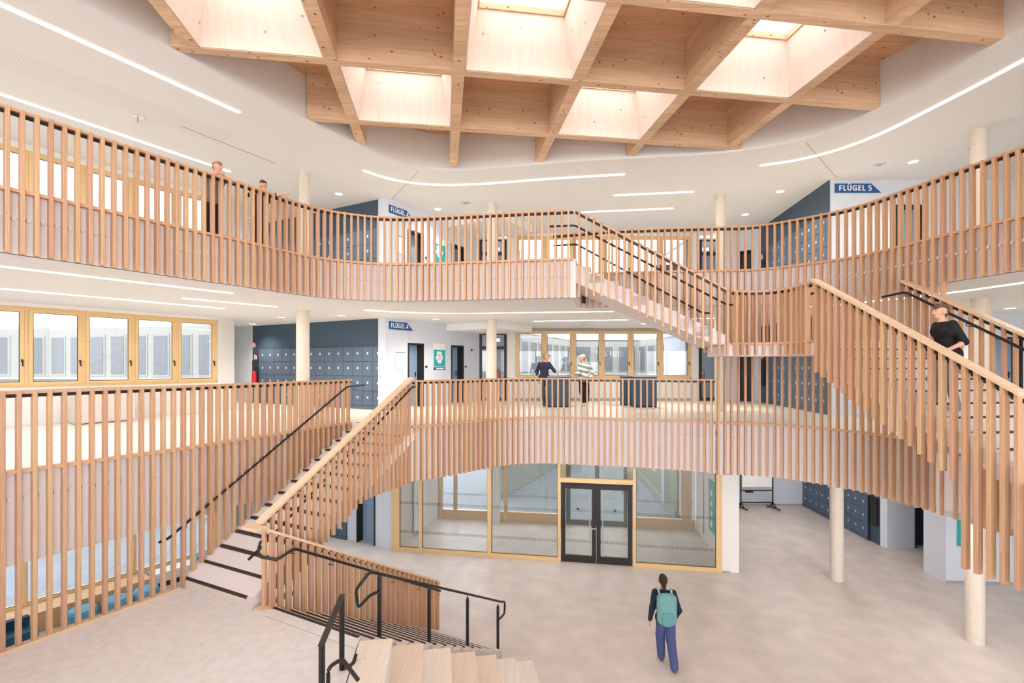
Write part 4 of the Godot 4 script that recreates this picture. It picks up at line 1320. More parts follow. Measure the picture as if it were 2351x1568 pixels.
func lockers_and_wings() -> void:
	var q0 := Vector2(-9.22, 17.26)
	var q1 := Vector2(-3.78, 14.37)
	var qe := (q1 - q0).normalized()
	locker_bank("blue locker bank beside the column on the first floor", q0, q1, F1, 14, 0.42)
	locker_bank("blue locker bank behind the curved railing of the top floor", q0, q1, F2, 14, 0.42)
	locker_bank("blue locker bank seen behind the slat screen on the first floor", Vector2(8.94, 17.4), Vector2(8.5, 13.0), F1, 10, 0.5)
	locker_bank("blue locker bank under the wing five sign on the top floor", Vector2(8.94, 17.4), Vector2(8.5, 13.0), F2, 10, 0.5)
	var turn := yaw_of(qe)
	# extinguisher niches at the ends of the banks
	for y in [F1, F2]:
		var nn := thing("wall_niche", "dark niche at the end of the %s lockers" % ["first floor" if y == F1 else "top floor"], "niche", V(q0 + qe * 0.2, y + 0.75), turn)
		put("recess", bm(Vector3(0.34, 0.9, 0.06)), M.dark_blue, nn, Transform3D(Basis(), Vector3(0, 0.3, 0.01)))
		fire_sign("small red and white sign above the niche by the %s lockers" % ["first floor" if y == F1 else "top floor"], V(q0 + qe * 0.2, y + 1.62) + Vector3(sin(turn), 0, cos(turn)) * 0.02, turn)
	extinguisher("red fire extinguisher in the niche beside the first floor lockers", V(q0 + qe * 0.3, F1 + 0.62) + Vector3(sin(turn), 0, cos(turn)) * 0.13)
	fire_sign("red fire sign near the edge of the blue first floor wall", V(q0 + qe * 0.12, F1 + 2.05) + Vector3(sin(turn), 0, cos(turn)) * 0.02, turn)
	var rt := yaw_of(Vector2(-0.1, -0.995))
	for y in [F1, F2]:
		var nn := thing("wall_niche", "dark blue niche beside the wing five lockers on the %s" % ["first floor" if y == F1 else "top floor"], "niche", V(Vector2(8.9, 17.2), y + 0.75), rt)
		put("recess", bm(Vector3(0.36, 0.9, 0.06)), M.dark_blue, nn, Transform3D(Basis(), Vector3(0, 0.3, 0.02)))
		fire_sign("red sign above the niche beside the wing five lockers on the %s" % ["first floor" if y == F1 else "top floor"], V(Vector2(8.86, 17.2), y + 1.65), rt)
	extinguisher("red fire extinguisher inside the corridor door past the slat screen", Vector3(7.35, F1 + 0.62, -18.9))
	extinguisher("red fire extinguisher inside the corridor door beside the column", Vector3(-0.55, F1 + 0.62, -18.9))
	# signs
	var sp := Vector2(-3.72, 14.25)
	var se := Vector2(0.538, 0.843)
	var st := yaw_of(se)
	var off := Vector3(sin(st), 0, cos(st)) * 0.004
	wing_sign("FLÜGEL 4", "blue FLÜGEL 4 wing sign on the first floor", V(sp + se * 0.14, F1 + 2.4) + off, st, 0.98, 0.23)
	wing_sign("FLÜGEL 4", "blue FLÜGEL 4 wing sign above the curved top floor railing", V(sp + se * 0.14, F2 + 2.33) + off, st, 0.98, 0.23)
	wing_sign("FLÜGEL 5", "blue FLÜGEL 5 wing sign beside the dark blue wall", Vector3(8.6, F2 + 2.4, -12.94), 0.0, 1.22, 0.24)
	# posters and notices
	for y in [F1, F2]:
		var fl: String = "first floor" if y == F1 else "top floor"
		var po := put_board("poster", "teal poster with a white blossom shape on the %s sign wall" % fl, "poster", sp + se * 2.36, se, 0.6, y + 1.15, y + 2.05, M.sign_white)
		put("print", bm(Vector3(0.58, 0.56, 0.004)), M.teal, po, Transform3D(Basis(), Vector3(0, -0.04, 0.011)))
		put("print", bm(Vector3(0.58, 0.1, 0.004)), M.sign_blue, po, Transform3D(Basis(), Vector3(0, -0.385, 0.011)))
		for b in [[0.0, -0.1, 0.12], [0.09, -0.02, 0.09], [-0.09, -0.02, 0.09], [0.05, 0.12, 0.07], [-0.07, 0.13, 0.07]]:
			put("print", lathe([Vector2(0.0, 0.0), Vector2(b[2], 0.0), Vector2(b[2], 0.003), Vector2(0.0, 0.003)], 12), M.sign_white, po, Transform3D(Basis(Vector3.RIGHT, PI / 2), Vector3(b[0], b[1], 0.0155)))
		put("print", bm(Vector3(0.4, 0.04, 0.002)), M.sign_white, po, Transform3D(Basis(), Vector3(0.03, -0.385, 0.014)))
		var nb := put_board("notice_board", "white notice board with a green header beside the door on the %s" % fl, "notice board", sp + se * 0.6, se, 0.4, y + 1.2, y + 1.72, M.sign_white)
		put("header", bm(Vector3(0.4, 0.04, 0.006)), plain(Color(0.5, 0.68, 0.58), 0.6), nb, Transform3D(Basis(), Vector3(0, 0.25, 0.012)))
		for s in [1.74, 3.8, 4.15]:
			var sw := put_board("wall_switch", "small dark switch %s on the %s sign wall" % [{1.74: "between the first door and the poster", 3.8: "beside the second door", 4.15: "high up near the corridor door"}[s], fl], "switch", sp + se * s, se, 0.09, y + (1.25 if s < 4 else 1.85), y + (1.31 if s < 4 else 1.91), M.black)
			sw.set_meta("group", "switches on the %s sign wall" % fl)
			put("rocker", bm(Vector3(0.03, 0.03, 0.006)), M.steel, sw, Transform3D(Basis(), Vector3(0, 0, 0.012)))
	# ground floor: wing behind the glass, wing to the side
	var gp := Vector2(-10.2, 18.45)
	var gq := Vector2(-3.77, 15.32)
	var ge := (gq - gp).normalized()
	var gl := gp.distance_to(gq)
	wall("wall_ground_wing", gp, gp + ge * (gl - 1.48), 0, 3.3, 0.3, M.pale_blue)
	wall("wall_ground_wing", gp + ge * (gl - 0.7), gq, 0, 3.3, 0.3, M.pale_blue)
	wall("wall_ground_wing", gp + ge * (gl - 1.48), gp + ge * (gl - 0.7), 2.1, 3.3, 0.3, M.pale_blue)
	door(gp, ge, gl - 1.48, gl - 0.7, 0, 2.1, "pale blue door with a black frame beside the entrance glazing", M.door_blue)
	locker_bank("grey blue locker bank low behind the stair on the ground floor", gp + ge * (gl - 5.0), gp + ge * (gl - 1.9), GF, 8, 0.0)
	wall("wall_ground_back", Vector2(6.3, 20.15), Vector2(12.2, 20.15), 0, 3.3, 0.3, M.pale_blue)
	wall("wall_ground_side", Vector2(12.12, 20.15), Vector2(11.84, 15.62), 0, 3.3, 0.3, M.locker_wall)
	locker_bank("dark blue locker bank behind the ground floor column", Vector2(12.08, 20.1), Vector2(11.83, 16.1), GF, 10, 0.0)
	var ns := thing("wall_niche", "dark niche at the end of the ground floor lockers", "niche", V(Vector2(11.83, 15.85), 0.75), rt)
	put("recess", bm(Vector3(0.32, 0.9, 0.05)), M.black, ns, Transform3D(Basis(), Vector3(0, 0.3, 0.02)))
	fire_sign("red fire sign above the niche of the ground floor lockers", V(Vector2(11.835, 15.85), 1.68), rt)
	wall("wall_ground_side", Vector2(11.84, 15.62), Vector2(11.92, 15.43), 0, 3.3, 0.3, M.pale_blue)
	wall("wall_ground_side", Vector2(11.92, 15.43), Vector2(12.8, 15.43), 0, 3.3, 0.3, M.pale_blue)
	door(Vector2(12.8, 15.43), Vector2(1, 0), 0.0, 0.9, 0, 2.1, "dark blue door beside the ground floor lockers", M.dark_blue)
	wall("wall_ground_side", Vector2(13.7, 15.43), Vector2(16, 15.43), 0, 3.3, 0.3, M.pale_blue)
	wall("wall_ground_side", Vector2(12.8, 15.43), Vector2(13.7, 15.43), 2.1, 3.3, 0.3, M.pale_blue)
	wall("wall_ground_pier", Vector2(11.63, 13.73), Vector2(11.58, 12.96), 0, 3.3, 0.3, M.pale_blue)
	wall("wall_ground_pier", Vector2(11.58, 12.96), Vector2(16, 12.7), 0, 3.3, 0.3, M.pale_blue)
	wall("baseboard_ground", Vector2(11.57, 12.95), Vector2(16, 12.69), 0, 0.06, -0.012, M.mark)
	wall("baseboard_ground", Vector2(6.7, 20.14), Vector2(12.1, 20.14), 0, 0.06, -0.012, M.mark)
	put_board("poster", "teal poster on the pale ground floor wall behind the stair slats", "poster", Vector2(12.1, 12.92), Vector2(0.998, -0.06), 0.5, 1.0, 2.0, M.teal)

# ---------- lamps ----------
func strip_lamp(label: String, poly: Array, y: float, e: float) -> void:
	var t := thing("ceiling_light", label, "ceiling light")
	put("diffuser", ribbon(poly, flat(y - 0.012), flat(y + 0.01), -0.04, 0.04), M.lamp, t)
	var l := length_of(poly)
	var n := maxi(1, int(round(l / 1.1)))
	for q in walk(poly, l / n, l / n * 0.5):
		var a := AreaLight3D.new()
		a.name = "tube_light"
		a.area_size = Vector2(l / n, 0.08)
		a.area_normalize_energy = false
		a.light_energy = e
		a.light_color = Color(1.0, 0.975, 0.95)
		a.area_range = 40.0
		a.area_attenuation = 2.0
		a.shadow_enabled = true
		a.transform = Transform3D(Basis(Vector3.UP, yaw_of(q[1])) * Basis(Vector3.RIGHT, -PI / 2), V(q[0], y - 0.02))
		t.add_child(a, true)

func downlight(label: String, at: Vector2, y: float) -> void:
	var t := thing("downlight", label, "ceiling light", V(at, y))
	put("ring", lathe([Vector2(0.11, 0.0), Vector2(0.13, 0.0), Vector2(0.13, -0.012), Vector2(0.105, -0.012)], 20), M.ceiling, t)
	put("diffuser", lathe([Vector2(0.0, -0.008), Vector2(0.105, -0.008)], 20), M.lamp, t)
	var a := SpotLight3D.new()
	a.name = "lamp"
	a.light_energy = 5.0
	a.light_color = Color(1.0, 0.95, 0.88)
	a.spot_angle = 65.0
	a.spot_range = 20.0
	a.spot_attenuation = 2.0
	a.light_size = 0.1
	a.shadow_enabled = true
	a.transform = Transform3D(Basis(Vector3.RIGHT, -PI / 2), Vector3(0, -0.03, 0))
	t.add_child(a)

func lamps() -> void:
	var e := 7.0
	strip_lamp("long straight light strip next to the roof opening above the top floor windows side", line(Vector2(-7.6, 5.65), Vector2(-5.33, 9.5)), CEIL2, e)
	strip_lamp("long straight light strip near the top floor windows", line(Vector2(-10.6, 6.7), Vector2(-7.2, 12.4)), CEIL2, e)
	strip_lamp("curved light strip following the far bend of the roof opening", dense([Vector2(-3.77, 12.32), Vector2(-3.36, 12.78), Vector2(-2.81, 13.12), Vector2(-2.12, 13.29), Vector2(-1.47, 13.3), Vector2(-0.65, 13.2), Vector2(0.55, 12.96), Vector2(1.71, 12.75), Vector2(2.91, 12.57)]), CEIL2, e)
	strip_lamp("short light strip before the far top floor windows", line(Vector2(2.97, 14.12), Vector2(5.17, 13.83)), CEIL2, e)
	strip_lamp("light strip beside the far top floor windows", line(Vector2(2.17, 15.68), Vector2(5.07, 15.29)), CEIL2, e)
	strip_lamp("long curved light strip leading to the wing five sign", dense([Vector2(6.14, 12.02), Vector2(6.81, 11.72), Vector2(7.38, 11.25), Vector2(7.76, 10.63), Vector2(7.96, 10.0), Vector2(8.1, 9.2), Vector2(8.2, 8.6), Vector2(8.29, 7.8), Vector2(8.35, 6.8)]), CEIL2, e)
	strip_lamp("long light strip under the top floor gallery edge", line(Vector2(-7.8, 6.0), Vector2(-5.4, 9.4)), CEIL1, e)
	strip_lamp("long light strip above the first floor windows", line(Vector2(-10.6, 7.0), Vector2(-7.06, 11.92)), CEIL1, e)
	strip_lamp("shorter light strip before the first floor window pier", line(Vector2(-6.84, 10.07), Vector2(-5.59, 11.56)), CEIL1, e)
	strip_lamp("gently curved light strip over the first floor near the wing four sign", dense([Vector2(-3.71, 12.2), Vector2(-3.12, 12.62), Vector2(-2.23, 12.95), Vector2(-1.04, 13.0), Vector2(0.16, 12.86), Vector2(1.31, 12.7), Vector2(2.62, 12.56)]), CEIL1, e)
	strip_lamp("straight light strip over the standing tables", line(Vector2(0.69, 15.3), Vector2(3.55, 14.87)), CEIL1, e)
	strip_lamp("short light strip behind the upper stair flight", line(Vector2(4.4, 14.6), Vector2(6.3, 14.3)), CEIL1, e)
	strip_lamp("curved light strip over the first floor beside the stair", dense([Vector2(6.6, 11.9), Vector2(7.4, 11.2), Vector2(7.95, 10.4), Vector2(8.4, 9.35), Vector2(8.62, 8.17), Vector2(8.7, 7.0)]), CEIL1, e)
	# ground floor strips under the gallery
	strip_lamp("ground floor light strip in the window seat bay", line(Vector2(-9.6, 8.0), Vector2(-7.4, 11.4)), SLAT1_BOTTOM, e)
	strip_lamp("ground floor light strip before the entrance glazing", line(Vector2(-2.0, 13.6), Vector2(3.6, 12.9)), SLAT1_BOTTOM, e * 0.6)
	strip_lamp("ground floor light strip inside the vestibule", line(Vector2(0.0, 16.6), Vector2(4.6, 16.0)), SLAT1_BOTTOM, e * 0.6)
	strip_lamp("ground floor light strip in the locker wing", line(Vector2(9.3, 14.0), Vector2(9.6, 19.0)), SLAT1_BOTTOM, e * 1.7)
	strip_lamp("added unseen light strip brightening the ground floor beside the stair column", line(Vector2(8.6, 11.6), Vector2(9.2, 7.0)), SLAT1_BOTTOM, e * 1.7)  # unseen strip, added to lighten the ground floor round the column
	for d in [[Vector2(-4.99, 14.0), CEIL2, "round downlight near the wing four corner of the top floor"], [Vector2(-2.35, 15.37), CEIL2, "round downlight before the top floor corridor"], [Vector2(7.62, 13.8), CEIL2, "round downlight before the blue wing five wall"], [Vector2(7.64, 15.91), CEIL2, "round downlight deep in the wing five corridor"], [Vector2(9.74, 11.79), CEIL2, "round downlight before the wing five sign wall"], [Vector2(-6.68, 14.06), CEIL1, "round downlight beside the window pier of the first floor"], [Vector2(-4.78, 13.57), CEIL1, "round downlight beside the first floor column"], [Vector2(-2.28, 14.6), CEIL1, "round downlight near the first floor sign"], [Vector2(-1.4, 16.2), CEIL1, "round downlight before the first floor corridor door"], [Vector2(7.06, 15.01), CEIL1, "round downlight behind the slat screen"], [Vector2(12.14, 11.83), CEIL1, "round downlight over the first floor beside the stair"], [Vector2(4.4, 16.2), CEIL1, "round downlight above the first floor windows"], [Vector2(-8.7, 16.3), CEIL1, "added unseen downlight brightening the recess beside the first floor lockers"], [Vector2(-8.7, 16.3), CEIL2, "added unseen downlight brightening the recess beside the top floor lockers"]]:  # the last two are unseen lamps added to brighten the recess walls
		downlight(d[2], d[0], d[1])
	# small ceiling fittings
	for d in [[Vector2(-1.4, 14.7), CEIL2, "flat round smoke detector near the wing four top floor corridor"], [Vector2(9.0, 11.9), CEIL2, "flat round loudspeaker on the ceiling by the wing five sign"], [Vector2(10.5, 11.0), CEIL2, "small round detector on the ceiling beside the concrete column"], [Vector2(2.4, 16.2), CEIL1, "flat round detector above the standing tables"]]:
		var t := thing("ceiling_detector", d[2], "detector", V(d[0], d[1]))
		put("base", lathe([Vector2(0.13, 0.0), Vector2(0.13, -0.02), Vector2(0.1, -0.035), Vector2(0.0, -0.035)], 18), M.plate, t)
		put("grille", lathe([Vector2(0.05, -0.034), Vector2(0.05, -0.042), Vector2(0.0, -0.042)], 12), M.mark, t)
	var t2 := thing("ceiling_camera", "small white box fitting on the top floor ceiling near the window strip light", "camera", V(Vector2(-7.5, 9.75), CEIL2))
	put("base", bm(Vector3(0.3, 0.05, 0.16)), M.white, t2, Transform3D(Basis(Vector3.UP, -0.9), Vector3(0, -0.025, 0)))
	put("lens", bm(Vector3(0.28, 0.012, 0.02)), M.mark, t2, Transform3D(Basis(Vector3.UP, -0.9), Vector3(0.04, -0.045, 0.07)))
	bar("ceiling_joint", Vector3(-2.4, CEIL2 - 0.001, -12.4), Vector3(-3.6, CEIL2 - 0.001, -14.5), 0.014, 0.004, M.mark, struct_node("ceiling_trim", "thin joint line in the top floor ceiling near wing four"))
	bar("ceiling_joint", Vector3(6.5, CEIL2 - 0.001, -10.75), Vector3(8.55, CEIL2 - 0.001, -12.8), 0.014, 0.004, M.mark, struct_node("ceiling_trim", "thin joint line in the top floor ceiling near wing five"))
	bar("air_slot", Vector3(-6.84, CEIL2 - 0.001, -10.05), Vector3(-5.79, CEIL2 - 0.001, -11.9), 0.025, 0.006, M.mark, struct_node("ceiling_trim", "narrow air slot in the top floor ceiling"))
	bar("air_slot", Vector3(2.0, CEIL1 - 0.001, -12.2), Vector3(2.75, CEIL1 - 0.001, -12.1), 0.025, 0.006, M.mark, struct_node("ceiling_trim", "narrow air slot in the first floor ceiling"))
	# perforated acoustic field in the top floor ceiling
	var st := begin()
	var ex := Vector2(0.5655, 0.8247)
	var nx := Vector2(ex.y, -ex.x)
	for i in 130:
		for j in 20:
			box_to(st, Vector3(0.018, 0.002, 0.018), place(Vector2(-9.3, 6.9) + ex * (i * 0.042 - 0.6) + nx * (j * 0.042 + (0.02 if i % 2 else 0.0)), CEIL2 - 0.001, yaw_of(ex)))
	var pf := put("ceiling_perforation", done(st), M.perforation)
	pf.set_meta("kind", "stuff")
	tag(pf, "fine perforation dots in the top floor ceiling near the strip lights", "perforation")

# ---------- furniture ----------
func standing_table(label: String, at: Vector2, w: float, d: float, h: float) -> void:
	var t := thing("standing_table", label, "table", V(at, F1))
	put("body", bm(Vector3(w, h - 0.04, d)), M.table, t, Transform3D(Basis(), Vector3(0, (h - 0.04) * 0.5, 0)))
	put("table_top", bm(Vector3(w + 0.06, 0.035, d + 0.06)), M.table_top, t, Transform3D(Basis(), Vector3(0, h - 0.018, 0)))
	put("kick_board", bm(Vector3(w - 0.04, 0.05, 0.01)), M.black, t, Transform3D(Basis(), Vector3(0, 0.025, d * 0.5 + 0.004)))

func furniture() -> void:
	standing_table("dark blue standing table between the two people talking", Vector2(1.5, 15.6), 0.72, 0.55, 0.98)
	standing_table("dark blue standing table with nobody beside it", Vector2(4.2, 15.5), 0.7, 0.5, 0.98)
	standing_table("dark blue standing table pushed behind the empty one", Vector2(4.02, 16.2), 0.72, 0.5, 0.98)
	# cabinet under the first floor windows
	var t := thing("low_cabinet", "low beige cabinet under the first floor windows", "cabinet", V(Vector2(-9.55, 11.35), F1), yaw_of(Vector2(0.5655, 0.8247)))
	put("body", bm(Vector3(1.1, 0.72, 0.5)), plain(Color(0.84, 0.79, 0.76), 0.7), t, Transform3D(Basis(), Vector3(0, 0.38, 0)))
	put("plinth", bm(Vector3(1.0, 0.03, 0.44)), M.black, t, Transform3D(Basis(), Vector3(0, 0.015, 0)))
	put("door", bm(Vector3(0.53, 0.66, 0.015)), plain(Color(0.85, 0.8, 0.77), 0.7), t, Transform3D(Basis(), Vector3(-0.27, 0.38, 0.256)))
	put("door", bm(Vector3(0.53, 0.66, 0.015)), plain(Color(0.85, 0.8, 0.77), 0.7), t, Transform3D(Basis(), Vector3(0.27, 0.38, 0.256)))
	# window bench with cushions on the ground floor
	var p := Vector2(-11.1, 10.5)
	var e := Vector2(0.5655, 0.8247)
	var n := Vector2(-e.y, e.x)
	t = thing("window_bench", "long wooden bench below the ground floor window", "bench")
	for k in 5:
		bar("plank", V(p + e * -3.0 - n * (0.07 + k * 0.125), 0.4), V(p + e * 2.6 - n * (0.07 + k * 0.125), 0.4), 0.118, 0.045, M.plank, t)
	bar("apron", V(p + e * -3.0 - n * 0.64, 0.19), V(p + e * 2.6 - n * 0.64, 0.19), 0.03, 0.37, M.plank, t)
	for k in 4:
		var s: float = [0.1, 1.15, 1.75, 2.35][k]
		var c := thing("seat_cushion", ["light blue round pouf next to the teal armchair", "light blue round pouf at the middle of the window bench", "light blue round pouf between the bench middle and the white shelf", "light blue round pouf next to the low white shelf"][k], "pouf", V(p + e * s - n * 1.0, GF), 0.0, "poufs before the window bench")
		put("seat", lathe([Vector2(0.0, 0.0), Vector2(0.24, 0.0), Vector2(0.27, 0.05), Vector2(0.27, 0.3), Vector2(0.24, 0.36), Vector2(0.0, 0.37)], 20), M.cushion_light, c)
		put("base", lathe([Vector2(0.0, 0.0), Vector2(0.275, 0.0), Vector2(0.275, 0.05), Vector2(0.26, 0.06)], 20), M.cushion, c)
	t = thing("white_shelf", "low white shelf unit with dark openings under the ground floor window", "shelf", V(p + e * 3.45 - n * 0.3, GF), yaw_of(e))
	put("body", bm(Vector3(1.5, 0.42, 0.4)), M.white, t, Transform3D(Basis(), Vector3(0, 0.21, 0)))
	for k in 4:
		put("opening", bm(Vector3(0.3, 0.12, 0.01)), M.nosing, t, Transform3D(Basis(), Vector3(-0.54 + 0.36 * k, 0.12, 0.2)))
	# teal armchair in the corner
	t = thing("armchair", "dark teal armchair beside the wooden window bench", "armchair", V(Vector2(-9.9, 9.55), GF), 2.5)
	put("seat", bm(Vector3(0.75, 0.28, 0.7)), M.cushion, t, Transform3D(Basis(), Vector3(0, 0.3, 0)))
	put("backrest", bm(Vector3(0.75, 0.75, 0.18)), M.cushion, t, Transform3D(Basis(Vector3.RIGHT, -0.12), Vector3(0, 0.62, -0.3)))
	for s in [-1, 1]:
		put("armrest", bm(Vector3(0.14, 0.34, 0.7)), M.cushion, t, Transform3D(Basis(), Vector3(s * 0.42, 0.45, 0)))
		for z in [-0.28, 0.28]:
			put("leg", bm(Vector3(0.04, 0.17, 0.04)), M.black, t, Transform3D(Basis(), Vector3(s * 0.33, 0.085, z)))
	put("top_edge", bm(Vector3(0.77, 0.03, 0.2)), M.cushion_light, t, Transform3D(Basis(Vector3.RIGHT, -0.12), Vector3(0, 1.0, -0.345)))
	t = thing("sofa", "small blue sofa beyond the steps of the up flight", "sofa", V(p + e * 4.0 - n * 1.5, GF), yaw_of(e))
	put("seat", bm(Vector3(1.3, 0.4, 0.65)), M.cushion, t, Transform3D(Basis(), Vector3(0, 0.22, 0)))
	put("backrest", bm(Vector3(1.3, 0.5, 0.18)), M.cushion_light, t, Transform3D(Basis(), Vector3(0, 0.6, -0.28)))
	# lounge chair on the top floor
	t = thing("lounge_chair", "slate blue lounge chair before the top floor windows", "chair", V(Vector2(5.15, 16.4), F2), 0.0)
	put("seat", bm(Vector3(0.7, 0.2, 0.6)), M.table, t, Transform3D(Basis(), Vector3(0, 0.36, 0)))
	put("backrest", bm(Vector3(0.8, 0.75, 0.16)), M.table, t, Transform3D(Basis(Vector3.RIGHT, 0.15), Vector3(0, 0.75, 0.3)))
	for s in [-1, 1]:
		for z in [-0.25, 0.25]:
			put("leg", bm(Vector3(0.04, 0.28, 0.04)), M.black, t, Transform3D(Basis(), Vector3(s * 0.3, 0.14, z)))
	# mobile whiteboard
	t = thing("mobile_whiteboard", "mobile whiteboard on a dark wheeled stand at the ground floor wall", "whiteboard", V(Vector2(9.8, 19.5), GF))
	put("board", bm(Vector3(1.2, 1.0, 0.03)), M.sign_white, t, Transform3D(Basis(), Vector3(0.03, 1.42, 0)))
	for s in [-1, 1]:
		put("post", bm(Vector3(0.04, 1.85, 0.04)), M.steel, t, Transform3D(Basis(), Vector3(s * 0.64 + 0.03, 1.05, 0)))
		put("foot", bm(Vector3(0.05, 0.04, 0.62)), M.steel, t, Transform3D(Basis(Vector3.UP, 0.35), Vector3(s * 0.64 + 0.03, 0.1, 0.05)))
		for z in [-0.14, 0.14]:
			bar("brace", Vector3(s * 0.64 + 0.03, 0.32, 0), Vector3(s * 0.64 + 0.03 + z * 0.35, 0.12, z + 0.03), 0.03, 0.03, M.steel, t)
		for z in [-0.28, 0.3]:
			put("caster", lathe([Vector2(0.0, -0.02), Vector2(0.04, -0.02), Vector2(0.04, 0.02), Vector2(0.0, 0.02)], 12), M.steel_light, t, Transform3D(Basis(Vector3.BACK, PI / 2), Vector3(s * 0.64 + 0.03 + z * 0.3, 0.042, z + 0.05)))
	for y in [0.3, 0.78]:
		put("crossbar", bm(Vector3(1.28, 0.04, 0.03)), M.steel, t, Transform3D(Basis(), Vector3(0.03, y, 0)))
	put("tray", bm(Vector3(0.3, 0.06, 0.08)), M.black, t, Transform3D(Basis(), Vector3(-0.3, 0.74, 0.05)))
	# small teal sign on the pier
	put_board("pier_sign", "small teal sign hung on the white pier of the glazing", "sign", Vector2(6.03, 13.595), Vector2(1, 0), 0.13, 2.75, 3.1, M.dark_blue)

# ---------- people ----------
# bones: [a, b, radius at a, radius at b]; field of tapered capsules joined smoothly, meshed as surface nets
func nets(bones: Array, cell: float, k: float, color = null) -> ArrayMesh:
	var lo := Vector3.ONE * 1e9
	var hi := -lo
	for b in bones:
		var r: float = maxf(b[2], b[3]) + cell * 3
		for p in [b[0], b[1]]:
			lo = lo.min(p - Vector3.ONE * r)
			hi = hi.max(p + Vector3.ONE * r)
	var nx := int((hi.x - lo.x) / cell) + 2
	var ny := int((hi.y - lo.y) / cell) + 2
	var nz := int((hi.z - lo.z) / cell) + 2
	var f := PackedFloat32Array()
	f.resize(nx * ny * nz)
	f.fill(1.0)
	for b in bones:
		var a: Vector3 = b[0]
		var ab: Vector3 = b[1] - a
		var l2 := maxf(ab.length_squared(), 1e-9)
		var ra: float = b[2]
		var rb: float = b[3]
		var r := maxf(ra, rb) + cell * 2.5
		var bl: Vector3 = ((a.min(b[1]) - Vector3.ONE * r) - lo) / cell
		var bh: Vector3 = ((a.max(b[1]) + Vector3.ONE * r) - lo) / cell
		for z in range(maxi(0, int(bl.z)), mini(nz - 1, int(bh.z)) + 1):
			for y in range(maxi(0, int(bl.y)), mini(ny - 1, int(bh.y)) + 1):
				for x in range(maxi(0, int(bl.x)), mini(nx - 1, int(bh.x)) + 1):
					var p := lo + Vector3(x, y, z) * cell
					var t := clampf((p - a).dot(ab) / l2, 0.0, 1.0)
					var d := p.distance_to(a + ab * t) - lerpf(ra, rb, t)
					var i := (z * ny + y) * nx + x
					var g := f[i]
					var h := maxf(k - absf(g - d), 0.0) / k
					f[i] = minf(g, d) - h * h * k * 0.25
	var ids := PackedInt32Array()
	ids.resize(nx * ny * nz)
	ids.fill(-1)
	var pos := PackedVector3Array()
	var corner := [0, 1, nx, nx + 1, nx * ny, nx * ny + 1, nx * ny + nx, nx * ny + nx + 1]
	for z in nz - 1:
		for y in ny - 1:
			for x in nx - 1:
				var i := (z * ny + y) * nx + x
				var m := 0
				for c in 8:
					if f[i + corner[c]] < 0.0:
						m += 1
				if m == 0 or m == 8:
					continue
				var s := Vector3.ZERO
				var n := 0
				for c in 8:
					for ax in [1, 2, 4]:
						if c & ax:
							continue
						var v0 := f[i + corner[c]]
						var v1 := f[i + corner[c | ax]]
						if (v0 < 0.0) != (v1 < 0.0):
							var u := v0 / (v0 - v1)
							var q := Vector3(c & 1, (c >> 1) & 1, (c >> 2) & 1)
							if ax == 1:
								q.x += u
							elif ax == 2:
								q.y += u
							else:
								q.z += u
							s += q
							n += 1
				ids[i] = pos.size()
				pos.append(lo + (Vector3(x, y, z) + s / n) * cell)
	var idx := PackedInt32Array()
	var step := [1, nx, nx * ny]
	for z in range(1, nz - 1):
		for y in range(1, ny - 1):
			for x in range(1, nx - 1):
				var i := (z * ny + y) * nx + x
				for ax in 3:
					var v0 := f[i]
					var v1 := f[i + step[ax]]
					if (v0 < 0.0) == (v1 < 0.0):
						continue
					var u: int = step[(ax + 1) % 3]
					var w: int = step[(ax + 2) % 3]
					var q := [ids[i], ids[i - u], ids[i - u - w], ids[i - w]]
					if q.min() < 0:
						continue
					if v0 < 0.0:
						idx.append_array(PackedInt32Array([q[0], q[2], q[1], q[0], q[3], q[2]]))
					else:
						idx.append_array(PackedInt32Array([q[0], q[1], q[2], q[0], q[2], q[3]]))
	var nor := PackedVector3Array()
	nor.resize(pos.size())
	for i in range(0, idx.size(), 3):
		var n := (pos[idx[i + 2]] - pos[idx[i]]).cross(pos[idx[i + 1]] - pos[idx[i]])
		for j in 3:
			nor[idx[i + j]] += n
	for i in nor.size():
		nor[i] = nor[i].normalized()
	var arr := []
	arr.resize(Mesh.ARRAY_MAX)
	arr[Mesh.ARRAY_VERTEX] = pos
	arr[Mesh.ARRAY_NORMAL] = nor
	arr[Mesh.ARRAY_INDEX] = idx
	if color != null:
		var col := PackedColorArray()
		for p in pos:
			col.append(color.call(p))
		arr[Mesh.ARRAY_COLOR] = col
	var me := ArrayMesh.new()
	if pos.size() > 2:
		me.add_surface_from_arrays(Mesh.PRIMITIVE_TRIANGLES, arr)
	return me

